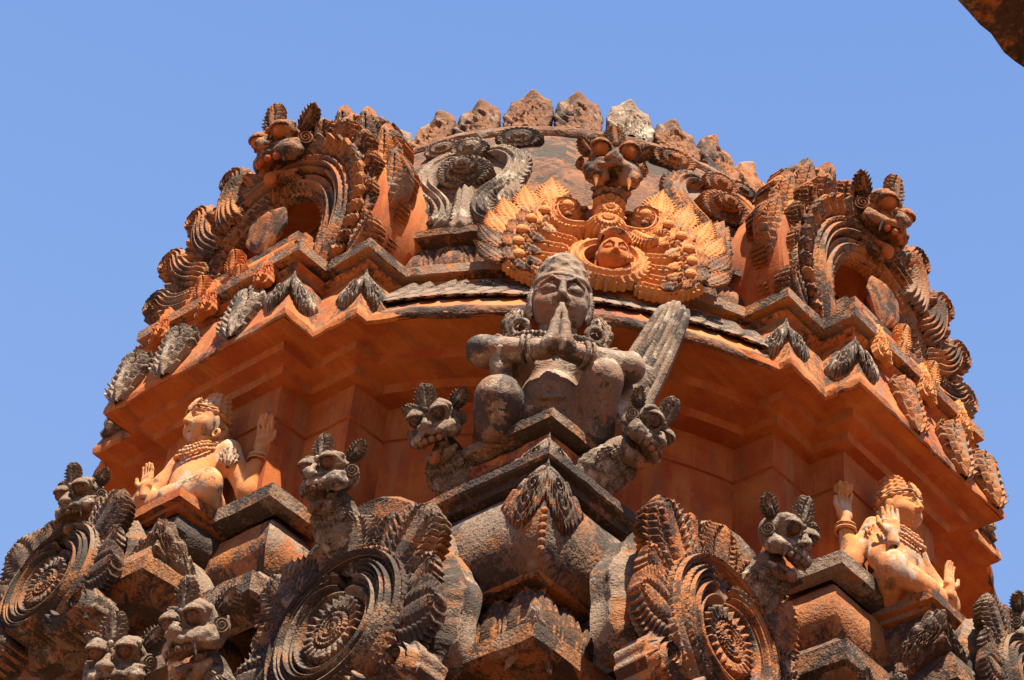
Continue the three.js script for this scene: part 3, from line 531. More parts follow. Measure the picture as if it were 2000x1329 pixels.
const beardGeo = leaf({ l: .30, w: .10, h: .03, back: .03, lobes: 4, curl: .05, rib: .014 });
function monster(par, m, mt, { tusk = 0, eye = mt, lit = mt, beard = true, horns = true, crest = 1 } = {}) {   // parts under a thing, or under a part of a larger thing
  const G0 = part(par, 'skull', pick(headGeo[tusk]), mt, m), P = (n, g, q, mm = mt) => part(par, n, g, mm, mul(m, q));
  for (const s of [-1, 1]) {
    P('eye', eyeGeo, loc(s * .195, .16 + rr(-.012, .012), .292, .30, s * .32, 0, rr(.86, .96)), eye); P('eyelid', lidGeo, loc(s * .195, .175, .255, -.5, s * .3, 0, .93));
    if (horns) P('horn', hornGeo, loc(s * .24, .20, -.06, .05 + rr(-.2, .2), s * .35, -s * rr(.7, .98), rr(.8, 1.0)));
    P('ear_curl', curlGeo, loc(s * .395, .02, .04, 0, s * .9, 0));
    P('fang', fangGeo, tusk ? loc(s * .22, -.38, .39, -.35, 0, 0, 1.15) : loc(s * .235, -.24, .35, -.15, 0, s * .15, .8), lit);
    if (!tusk) for (let k = 0; k < 2; k++) P('tooth', toothGeo, loc(s * (.055 + k * .10), -.205, .43 - k * .05), eye);
  }
  if (crest) P('crest', crestGeo, loc(0, .24, .16, -.22 + rr(-.15, .15), 0, rr(-.15, .15), crest * rr(.9, 1.05)));
  P('forehead_boss', gem(.045), loc(0, .27, .27)); 
  if (!tusk) P('tongue', tongueGeo, loc(0, -.37, .22, .25, 0, 0), eye);
  if (beard) for (const [x, r] of [[-.16, .35], [0, 0], [.16, -.35]]) P('beard_leaf', beardGeo, loc(x, -.42, .16, .35, 0, PI - r, 1));
  return G0;
}
const near = (m, z = 0) => m;
// heads that stand free on the gable ends
const HG = 'monster heads on the gable tops';
const neckGeo = smooth(nets((x, y, z) => smin(cap(x, y, z, [0, -.95, -.25], [0, -.35, -.08], .34, .22), ell(x, y, z, [0, -.8, -.1], [.36, .3, .28]), .1) + .014 * cos(hypot(x, y + .4) * 55), [-.55, -1.4, -.7], [.55, -.1, .4], .035));
function freeHead(label, m, sc, turn, pitch, mt, eye) {
  const t = thing('monster_head', label, 'carving', mul(m, loc(0, 0, 0, pitch + rr(-.12, .12), turn + rr(-.15, .15), rr(-.12, .12), sc * rr(.95, 1.1), sc * rr(.95, 1.05), sc)), HG);
  monster(t, new THREE.Matrix4(), mt, { eye });
  part(t, 'neck', neckGeo, mt);
  for (let k = 0; k < 5; k++) part(t, 'mane_leaf', beardGeo, mt, loc((k - 2) * .13, -.52 - .05 * (2 - abs(k - 2)), .18 - abs(k - 2) * .05, .3, (k - 2) * .25, PI + (k - 2) * .12, 1.25));
  return t;
}

// ================================================================ the two great gables on the dome's faces
const petalBigs = variants(leaf({ l: .44, w: .16, h: .05, back: .13, lobes: 12, curl: .05, rib: .013, lobe: .22, nu: 20, nv: 74 })), petalMids = variants(leaf({ l: .36, w: .13, h: .045, back: .08, lobes: 10, curl: .06, rib: .012, lobe: .25, nu: 20, nv: 62 }));
const fanGeos = variants((() => {          // spreading fan: ribs curve out to a beaded, curled crown
  const rows = [], nv = 30, nu = 40; for (let j = 0; j <= nv; j++) { const v = j / nv, row = []; for (let i = 0; i <= nu; i++) { const u = i / nu * 2 - 1, a = u * (.34 + .32 * v * v), R = .05 + .37 * v * (1 - .16 * u * u) * (1 + .045 * pow(v, 6) * cos(u * 22)); row.push([sin(a) * R, cos(a) * R, (.045 + .014 * cos(u * 15.7) * (1 - .3 * v) + .055 * exp(-pow((v - .86) * 7, 2)) * (.75 + .4 * cos(u * 22)) - .05 * sst(.93, 1, v)) * (.35 + .65 * sqrt(1 - u * u)) + .10 * pow(v, 3)]); } for (let i = nu - 1; i > 0; i--) { const u = i / nu * 2 - 1, a = u * (.34 + .32 * v * v), R = .05 + .37 * v * (1 - .16 * u * u); row.push([sin(a) * R, cos(a) * R, .045 + .10 * pow(v, 3) - .06 - .08 * (1 - u * u)]); } rows.push(row); }
  return carved(loft(rows, true, false));
})());
const spurs = variants(leaf({ l: .13, w: .045, h: .03, back: .02, lobes: 3, curl: .05, rib: .008, nu: 10, nv: 15 }));
const archPath = (r, k = 1) => { const o = []; o.push([-r * .86, .60], [-r * .93, .74]); for (let i = 0; i <= 16; i++) { const a = (192 - i * 204 / 16) * PI / 180; o.push([cos(a) * r, .98 + sin(a) * r * k]); } o.push([r * .93, .74], [r * .86, .60]); return o; };
const beadGeo = gem(.026, .9), spikes = variants(leaf({ l: .52, w: .15, h: .05, back: .10, lobes: 11, curl: .03, rib: .014, lobe: .24, taper: .9, nu: 20, nv: 66 }));
function gable(side, mt, mb, label) {
  const nearX = -side, g = thing('dome_gable', label, 'gable', frame(side, 2.26, 0, .58)), at = (x = 0, y = 0, z = 0, ...r) => loc(x, y - .58, z, ...r), a = (n, geo, m, q = at()) => part(g, n, geo, m, q);
  // body: thick arched slab running back into the dome
  { const sp = new THREE.Shape(); const P = archPath(.80, .98); sp.moveTo(-.70, .50); for (const [x, y] of P) sp.lineTo(x, y); sp.lineTo(.70, .50); sp.closePath(); const ho = new THREE.Path(); ho.moveTo(-.36, .60); for (const [x, y] of archPath(.43)) ho.lineTo(x, y); ho.closePath(); sp.holes.push(ho);
    a('arch_body', faceted(new THREE.ExtrudeGeometry(sp, { depth: .30, bevelEnabled: true, bevelSize: .03, bevelThickness: .03, bevelSegments: 2, steps: 4 }), .5, .006), M.orange, at(0, 0, -.32)); }
  a('niche_back', roughBox(-.5, .5, .5, 1.5, -.34, -.26), M.orange);
  a('arch_band', band(archPath(.47), { w: .045, h: .07, ridges: 2, tooth: .045, side: -1, step: .055, m: 14 }), mt);
  a('arch_band', band(archPath(.585), { w: .055, h: .10, ridges: 3, tooth: .035, side: 1, step: .05, m: 14 }), mt);
  a('arch_band', band(archPath(.705), { w: .045, h: .06, ridges: 2, tooth: .03, side: 1, step: .05, m: 12 }), mt);
  // row of spurs between the bands
  for (let i = 0; i <= 30; i++) { const A = (205 - i * 230 / 30) * PI / 180; if (abs(A - PI / 2) < .22) continue; a('spur', pick(spurs), mt, at(cos(A) * .63, .98 + sin(A) * .63, .045, 0, 0, A - PI / 2 + (A > PI / 2 ? .5 : -.5), 1.15)); }
  // outer leaves: thick horn-like ones towards the corner, spreading fans on the far side
  const ang = [-24, -8, 9, 27, 45, 62];
  ang.forEach((d, i) => { const A = d * PI / 180, r = .56, L = [.74, .82, .92, 1.0, 1.08, 1.1][i];
    a('flame_leaf', pick(petalBigs), mt, at(nearX * cos(A) * r, .97 + sin(A) * r, -.14 + .02 * (i % 2), 0, 0, nearX * -(PI / 2 - A) * .60, L * 1.12, L, L));
    a('flame_leaf', pick(petalMids), mt, at(nearX * cos(A + .12) * .56, .96 + sin(A + .12) * .56, -.02, .08, 0, nearX * -(PI / 2 - A) * .62, L * .95)); });
  // pointed flames along the crown of the near side
  for (const [x, y, l, r] of [[.20, 1.48, .95, .06], [.34, 1.44, 1.12, .02], [.52, 1.30, 1.12, -.02], [.68, 1.12, 1.0, -.06], [.78, .92, .9, -.10]]) a('pointed_flame', pick(spikes), mt, at(nearX * x, y, -.06, -.05, 0, nearX * r, l));
  // far side: ribbed plumes that sweep out and curl at the tip
  [-30, -10, 10, 30, 50].forEach((d, i) => { const A = d * PI / 180, B = (d + 15) * PI / 180, X = -nearX, e = [.70, .78, .80, .80, .78][i], P = volute([X * cos(A) * .46, .98 + sin(A) * .46], [X * cos(B) * e, .98 + sin(B) * e], X * -.05, .055, X * -1, .9);
    a('plume', band(P, { w: .085, w1: .05, h: .09, ridges: 5, tooth: .022, side: X, step: .03, m: 22, base: -.10 }), mt, at(0, 0, .03 + i * .004));
    a('plume', band(P.slice(0, 7).map(([x, y]) => [x * .97 - X * .0, y + .075]), { w: .055, w1: .03, h: .07, ridges: 3, tooth: .02, side: X, step: .03, m: 16, base: -.10 }), mt, at(0, 0, .0));
    a('flame_leaf', pick(petalBigs), mt, at(X * cos(B) * .44, .98 + sin(B) * .44, -.10, 0, 0, nearX * (PI / 2 - B) * .95, 1.0, .82, .8)); for (let k = 9; k < P.length; k += 2) a('bead', beadGeo, mt, at(P[k][0] + (P[k][0] - P.eye[0]) * .9, P[k][1] + (P[k][1] - P.eye[1]) * .9, .05)); });
  // foot leaves on the plinth
  for (const s of [-1, 1]) a('foot_leaf', pick(petalMids), mt, at(s * .66, .56, .02, .1, 0, -s * 1.0, .85));
  // the porch inside the arch: stepped roof blocks with a roll and an upright slab
  a('porch_step', roughBox(-.44, .44, .575, .66, -.1, .22), mb); a('porch_roll', faceted(new THREE.CylinderGeometry(.075, .075, .76, 20, 8).rotateZ(PI / 2).translate(0, .72, .12), .7, .004), M.orange);
  a('porch_slab', roughBox(-.40, .40, .775, .84, -.3, .16), mb); a('porch_block', roughBox(-.33, .33, .84, .95, -.3, .06), mb); a('porch_slab', roughBox(-.36, .36, .66, .70, -.1, .16), mb);
  a('porch_gable', leaf({ l: .40, w: .22, h: .03, back: .03, lobes: 2, lobe: .05, curl: .02, rib: .004 }), mb, at(nearX * .14, .83, .15, .05, 0, 0, .72));
  for (const [x, y, s] of [[-.02, .72, .8], [-nearX * .25, .66, .8], [nearX * .05, .60, .7]]) a('porch_leaf', pick(petalMids), side < 0 ? M.orange : M.peach, at(x, y, .20, -.05, 0, 0, s * .62));
  // crowning head
  monster(g, at(nearX * .07, 1.66, .10, .45, 0, 0, .42), mt, { eye: M.orange });
  return g;
}
gable(-1, M.worn, M.worn, 'left dome gable with bristling horned head and bulging eyes against the sky');
gable(1, M.worn, M.worn, 'right dome gable with dark fanged head leaning out and leaf fans');

// ================================================================ the flame panel on the near side of the dome
{
  const F = mul(frame(0, 2.29, .115, .66), loc(0, 0, 0, -.30, 0, 0, .9)), g = thing('flame_panel', 'bright orange carved flame panel with tusked monster head on the dome, behind the winged figure', 'carving', F), a = (n, geo, m, q) => part(g, n, geo, m, q);
  const edge = A => { const s = sin(A), c = abs(cos(A)); return .56 + .06 * c + (s > 0 ? .14 * pow(s, 3) : -.03 * s * s) + .05 * tri(A / (2 * PI) * 14); };
  a('backing', rosette({ r: 1, sx: .80, sy: .88, edge, base: -.32, nr: 14, na: 112, profile: (f, A) => .0 - .06 * f * f + .008 * n3(f * 9, A * 6, 2) }), M.orange, loc(0, 0, 0));
  const curlEnd = gem(.034, .8), kn = gem(.022, .9);
  for (const s of [-1, 1]) {
    const X = p => { const o = p.map(([x, y]) => [s * x, y]); if (p.eye) o.eye = [s * p.eye[0], p.eye[1]]; return o; };
    // upper volutes carrying the pendants
    const B = [
      [[.03, .20], [.30, .36], -.13, .078, 1, .050], [[.15, .03], [.40, .26], -.07, .056, 1, .034],
      [[.19, -.06], [.47, .14], -.08, .054, 1, .034], [[.20, -.17], [.51, .0], -.085, .052, 1, .034],
      [[.19, -.27], [.52, -.14], -.085, .052, 1, .034], [[.17, -.36], [.50, -.29], -.07, .05, 1, .034],
    ];
    B.forEach(([p, q, b, r, d, w], i) => {
      const P = X(volute(p, q, b, r, d)); const e = P.eye;
      a('flame_scroll', band(P, { w, w1: w * .45, h: i ? .055 : .085, ridges: 3, tooth: .026, side: -s, step: .036, m: 14, base: -.02 }), M.peach, loc());
      a('scroll_eye', curlEnd, M.peach, loc(e[0], e[1], .07));
      // lobed leaves breaking from the back of each scroll
      for (let k = 2; k < 7; k += 2) { const A = P[k], C = P[k - 1], t = atan2(A[1] - C[1], A[0] - C[0]); a('flame_leaf', pick(spurs), i > 3 || s < 0 && i > 1 ? M.worn : M.peach, loc(A[0], A[1], .045, 0, 0, t - PI / 2 + s * (k % 2 ? .75 : .35), ...(k2 => [k2, k2, k2 * .6])(rr(.75, 1.0) * (i ? 1 : .8)))); }
      for (const k of [3, 5]) { const A = P[k], C = P[k - 1], t = atan2(A[1] - C[1], A[0] - C[0]), e2 = [A[0] + cos(t + s * .5) * .085, A[1] + sin(t + s * .5) * .085], Q = volute(A, e2, -s * .015, .026, s, .9); a('flame_scroll', band(Q, { w: .018, w1: .010, h: .075, ridges: 1, tooth: .012, side: -s, step: .024, base: -.02 }), i > 3 ? M.worn : M.peach, loc()); }
      for (let k = 8; k < P.length; k += 2) a('bead', kn, M.worn, loc(P[k][0] + (P[k][0] - e[0]) * .9, P[k][1] + (P[k][1] - e[1]) * .9, .05));
    });
    // pointed finials round the edge
    for (const [x, y, k, r, mm] of [[.29, .40, .72, .10, M.peach], [.41, .30, .66, .22, M.peach], [.50, .17, .6, .34, M.peach], [.545, .03, .56, .46, M.peach], [.56, -.12, .54, .60, M.worn], [.545, -.27, .5, .76, M.worn]]) a('flame_finial', pick(spikes), mm, loc(s * x, y, .02, 0, 0, -s * r, k, k, k * .5));
  }
  // three toothed pendants hanging from the mouth
  const pend = (r, n) => rosette({ r, na: n * 6, nr: 16, base: -.06, edge: teeth(n, .13), profile: ringsProfile([[0, .3, .07, .085], [.3, .36, .06, .06], [.36, .62, .075, .07], [.62, .68, .05, .05], [.68, 1, .06, .02]]) });
  a('pendant', pend(.085, 16), M.peach, loc(.01, .37, .09, .25)); a('pendant', pend(.08, 14), M.peach, loc(.01, .24, .09, .1)); a('pendant', pend(.105, 18), M.peach, loc(0, .10, .09));
  a('pendant', pick(petalMids), M.peach, loc(.13, .17, .05, 0, 0, -2.4, .6));
  // ringed niche with a small face
  a('niche_ring', band(arc(0, -.19, .17, 90, 449, 30), { w: .04, h: .07, ridges: 2, tooth: .035, side: -1, step: .04, m: 14 }), M.peach, loc(.015, 0, .03));
  const fc = smooth(nets((x, y, z) => faceSDF(x, y, z, { smile: 1, eye: 1.2 }), [-.19, -.21, -.18], [.19, .22, .22], .0066).scale(.60, .60, .60));
  a('niche_face', fc, M.orange, loc(.045, -.175, .075, .45, .05, 0, 1.0)); a('face_diadem', band(arc(0, 0, .078, 15, 165, 14, .10), { w: .018, h: .05, ridges: 1, tooth: .016, side: -1, step: .022, base: -.02 }), M.peach, loc(.05, -.085, .10, .1, .2));
  a('earring', rosette({ r: .024, na: 48, nr: 8, base: -.02, edge: teeth(8, .25), profile: f => .02 - .012 * f }), M.peach, loc(.125, -.24, .12)); 
  // tusked head
  monster(g, loc(0.01, .60, .20, .62, 0, 0, .42), M.worn, { tusk: 1, eye: M.orange, lit: M.peach, beard: false, crest: .8 });
}
// ================================================================ ringed gables of the lower tier
function ringGable(label, m, mt, sc, flip) {
  const g = thing('ring_gable', label, 'carving', mul(m, loc(0, 0, 0, 0, 0, 0, sc)), 'ringed gables of the lower tier'), a = (n, geo, q, mm = mt) => part(g, n, geo, mm, q);
  a('boss', rosette({ r: .15, na: 144, nr: 26, base: -.05, edge: teeth(24, .045), profile: (f, A) => f > .62 ? .055 - .010 * cos(A * 24) * (f - .6) * 4 - .03 * sst(.92, 1, f) : f > .56 ? .035 : .055 + .009 * cos(f * 40 + A) }), loc(0, 0, .0));
  a('ring', band(arc(0, 0, .19, 90, 449, 34), { w: .018, h: .065, ridges: 1, tooth: .022, side: 1, step: .03, m: 10, base: -.08 }), loc());
  a('ring', band(arc(0, 0, .232, 100, 440, 34, .24), { w: .022, h: .085, ridges: 2, tooth: .0, m: 12, base: -.1 }), loc());
  a('ring', band(arc(0, 0, .282, 100, 440, 34, .295), { w: .028, h: .09, ridges: 3, tooth: .022, side: -1, step: .032, m: 14, base: -.1 }), loc());
  a('ring', band(arc(0, 0, .345, -58, 238, 30, .365), { w: .024, h: .07, ridges: 2, tooth: .026, side: -1, step: .034, m: 12, base: -.1 }), loc());
  for (const s of [-1, 1]) { a('foot_scroll', band(volute([s * .17, -.30], [s * .44, -.40], -s * .05, .07, s), { w: .05, w1: .025, h: .10, ridges: 3, tooth: .03, side: -s, step: .042, base: -.1 }), loc()); }
  const L = [-38, -14, 10, 34, 58, 90, 122, 146, 170, 194, 218]; const S = [.75, .85, .92, 1, .95, .8, .95, 1.0, .92, .85, .75];
  L.forEach((d, i) => { const A = d * PI / 180; a('flame_leaf', i % 2 ? pick(petalBigs) : pick(petalMids), loc(cos(A) * .27, sin(A) * .29, -.02 + (i % 2) * .02, .1, 0, A - PI / 2 + (cos(A) > .05 ? .28 : cos(A) < -.05 ? -.28 : 0), S[i] * 1.08, S[i] * .86, S[i] * .65)); });
  a('rim', rosette({ r: .50, na: 112, nr: 10, base: -.22, sy: 1.02, edge: A => 1 + .05 * tri(A / (2 * PI) * 12) - (sin(A) < -.5 ? .15 : 0), profile: (f, A) => -.02 - .10 * pow(f, 6) + .01 * cos(A * 40) * f }), loc(0, .02, -.02), M.dark);
  return g;
}
ringGable('large ringed gable left of the folded corner hood, flame leaves and thick rim', frame(-1, 2.44, -1.24, -1.93, -.08), M.dark, 1.03, 0);
ringGable('large ringed gable right of the folded corner hood, orange patches on its boss', frame(1, 2.40, -1.45, -1.85, -.08), M.worn, 1.03, 0);
ringGable('dark ringed gable at the left picture edge below the small leaning head', frame(-1, 2.86, .26, -1.36, -.1), M.dark, .85, 0);
ringGable('ringed gable cut by the right picture edge beside the pale plinth', frame(1, 2.86, .27, -1.34, -.1), M.dark, .8, 0);
freeHead('grey monster head left of the winged figure, mouth with bulging tongue', frame(-1, 2.17, -1.36, -.73), .29, .15, .5, M.grey, M.worn);
freeHead('grey monster head right of the winged figure, staring outward', frame(1, 2.12, -1.68, -.78), .29, .1, .5, M.grey, M.worn);
freeHead('grey monster head above the left ringed gable, dark gaping mouth', frame(-1, 2.55, -1.15, -1.17), .31, .1, .5, M.grey, M.dark);
freeHead('grey monster head above the right ringed gable with spiked crest', frame(1, 2.55, -1.22, -1.26), .31, .1, .5, M.grey, M.dark);
freeHead('dark monster head at far left beside the cross-legged figure', frame(-1, 2.84, .22, -.90), .29, .2, .45, M.grey, M.dark);
freeHead('monster head cut by the right picture edge', frame(1, 2.84, .30, -.98), .29, 0, .45, M.grey, M.dark);
freeHead('large grey monster head at the bottom left, horn rising beside a ringed gable', frame(-1, 2.80, -.80, -1.98), .35, .1, .4, M.grey, M.dark);
freeHead('monster head in the bottom left corner staring with one ringed eye', frame(-1, 2.86, -.40, -2.02), .33, .25, .4, M.grey, M.dark);
freeHead('small monster head at the bottom edge, right of the large ringed gable', frame(1, 2.78, -.92, -2.02), .27, .1, .4, M.grey, M.dark);
// folded leaf drapes on the corner shrine and on the hoods beside it
{
  const sp = (n, m, q, gg = pick(foldGeo)) => part(shrine, n, gg, m, shrine.matrixWorld.clone().invert().multiply(UP).multiply(q));
  const big = drape(.26, .30, 12), small = drape(.19, .19, 10);
  sp('leaf_drape', M.grey, loc(-.09, -.99, 2.80, -.42), small); sp('leaf_drape', M.grey, loc(-.09, -.985, 2.775, -.48, 0, 0, 1.1, .66, 1), big);
  sp('leaf_drape', M.grey, loc(-.09, -1.235, 2.945, -.16, 0, 0, .95), small); sp('leaf_drape', M.worn, loc(-.09, -1.24, 2.93, -.17, 0, 0, 1.0), big);
  sp('leaf_drape', M.grey, loc(-.09, -2.02, 2.99, -.6, 0, 0, .7, .55, 1));
  const beads = []; for (let i = 0; i < 6; i++) beads.push(new THREE.IcosahedronGeometry(.016, 1).translate(0, -i * .036, 0)); beads.forEach(b => b.deleteAttribute('uv'));
  for (const [x, z] of [[0, 0]]) part(shrine, 'hanging_beads', smooth(mergeGeometries(beads.map(b => b.clone()))), M.worn, shrine.matrixWorld.clone().invert().multiply(UP).multiply(loc(-.09 + x, -1.50, 3.02 + z, .10)));
  for (const f of [-1, 1]) { const n = f < 0 ? nL : nR, t = f < 0 ? tL : tR, at = (d, s, y) => [n.x * d + t.x * s, y, n.z * d + t.z * s];
    tq('hood_scroll', pick(foldGeo), M.dark, loc(...at(2.72, -.27, -1.265), -.42, 0, 0, 1.35, .95, 1.3)); tq('hood_scroll', pick(foldGeo), M.dark, loc(...at(2.75, -.29, -1.24), -.42, 0, 0, .75, .6, 1.2)); }
}

// ================================================================ figures
// a human face and skull, nose towards +z, centre at the origin; width about 0.3 m
function faceSDF(X, y, z, { beak = 0, smile = 0, eye = 1 } = {}) {
  const x = abs(X);
  let d = ell(x, y, z, [0, .02, -.01], [.148, .172, .150]);
  d = smin(d, ell(x, y, z, [0, -.075, .03], [.118, .105, .105]), .06);
  d = smin(d, ell(x, y, z, [.062, -.05, .085], [.062, .058, .050]), .04);                        // cheek
  d = smin(d, ell(x, y, z, [0, -.148, .078], [.046, .034, .042]), .03);                          // chin
  d = smax(d, -ell(x, y, z, [.060, .022, .160], [.044 * eye, .026 * eye, .035]), .022);                      // socket
  d = smin(d, ell(x, y, z, [.059, .020, .113 + .006 * (eye - 1) * 5], [.034 * eye, .022 * eye, .024]), .004);                       // eyeball
  d = smin(d, cap(x, y, z, [.059 - .035 * eye, .022, .130], [.058, .020 + .023 * eye, .135], .006, .008), .005); d = smin(d, cap(x, y, z, [.058, .020 + .023 * eye, .135], [.059 + .038 * eye, .020, .108], .008, .006), .005);   // upper lid
  d = smin(d, cap(x, y, z, [.059 - .033 * eye, .012, .130], [.060, .018 - .024 * eye, .131], .005, .006), .006); d = smin(d, cap(x, y, z, [.060, .018 - .024 * eye, .131], [.059 + .037 * eye, .014, .108], .006, .005), .006);
  d = smin(d, cap(x, y, z, [.016, .060, .146], [.060, .082, .136], .006, .009), .014); d = smin(d, cap(x, y, z, [.060, .082, .136], [.112, .058, .092], .009, .005), .014);    // brow
  d = smin(d, cap(x, y, z, [0, .062, .140], [0, -.030, .176], .014, .023), .018);                // nose
  d = smin(d, sph(x, y, z, [.023, -.040, .152], .020), .012);
  d = smin(d, cap(x, y, z, [0, -.078, .146], [.044, -.082 + smile * .01, .126], .013, .007), .008); d = smin(d, cap(x, y, z, [0, -.102, .140], [.034, -.096, .124], .014, .008), .008); // lips
  d = smax(d, -cap(x, y, z, [0, -.090, .158], [.046, -.088 + smile * .01, .138], .004, .003), .004);
  if (beak) { d = smin(d, cap(x, y, z, [.03, -.070, .148], [.075, -.084, .122], .007, .005), .006); d = smin(d, cap(x, y, z, [.075, -.084, .122], [.084, -.066, .116], .005, .004), .005); }
  d = smin(d, ell(x, y, z, [.150, -.01, -.015], [.016, .05, .032]), .012); d = smin(d, cap(x, y, z, [.150, -.05, -.01], [.155, -.12, -.01], .013, .012), .012);  // ear and long lobe
  return d;
}
// a hand in its own frame: fingers towards +y, palm towards +z, thumb at the side t
const handSDF = (t = 1, curl = .012, stub = 1) => (x, y, z) => {
  let d = rbox(x, y, z, [0, 0, 0], [.043, .050, .017], .016);
  const L = [.072, .085, .080, .060];
  for (let i = 0; i < 4; i++) { const fx = t * (.032 - i * .0215), l = L[i]; d = smin(d, cap(x, y, z, [fx, .038, 0], [fx * 1.08, .045 + l * .5, curl * .3], .0115, .0105), .006); d = smin(d, cap(x, y, z, [fx * 1.08, .045 + l * .5, curl * .3], [fx * 1.1, .045 + l, curl + .004], .0105, .0085), .004); }
  d = smin(d, cap(x, y, z, [t * .030, -.028, .006], [t * .062, .008, .016], .017, .014), .012); d = smin(d, cap(x, y, z, [t * .062, .008, .016], [t * .066, .045, .020], .0135, .010), .005);
  d = smin(d, cap(x, y, z, [0, -.03, 0], [0, -.04 - .06 * stub, -.004], .030, .032), .02);
  return d;
};
const H3 = (t, m, curl, stub) => nets(handSDF(t, curl, stub), [-.10, -.13, -.06], [.10, .16, .06], .0048).applyMatrix4(m);
const merge = (...gs) => { const g = mergeGeometries(gs.map(q => { q.deleteAttribute('uv'); q.deleteAttribute('normal'); return q; })); return smooth(g); };
const rough = (x, y, z, a = .004) => a * n3(x * 22, y * 22, z * 22) + a * .5 * n3(x * 60, y * 60, z * 60);
const beadRow = (par, name, pts, r, mt, n = 18) => { const P = spline(pts, n), gs = []; P.forEach((p, i) => gs.push(new THREE.IcosahedronGeometry(r * (1 + .25 * (i % 2)), 1).translate(p.x, p.y, p.z))); gs.forEach(g => g.deleteAttribute('uv')); return part(par, name, smooth(mergeGeometries(gs)), mt); };
const torusAt = (R, r, m, k = 0) => { const g = new THREE.TorusGeometry(R, r, 10, 40); const p = g.attributes.position; if (k) for (let i = 0; i < p.count; i++) { const x = p.getX(i), y = p.getY(i), a = atan2(y, x), f = 1 + .05 * cos(a * k); p.setXYZ(i, x * f, y * f, p.getZ(i)); } return smooth(g.applyMatrix4(m)); };

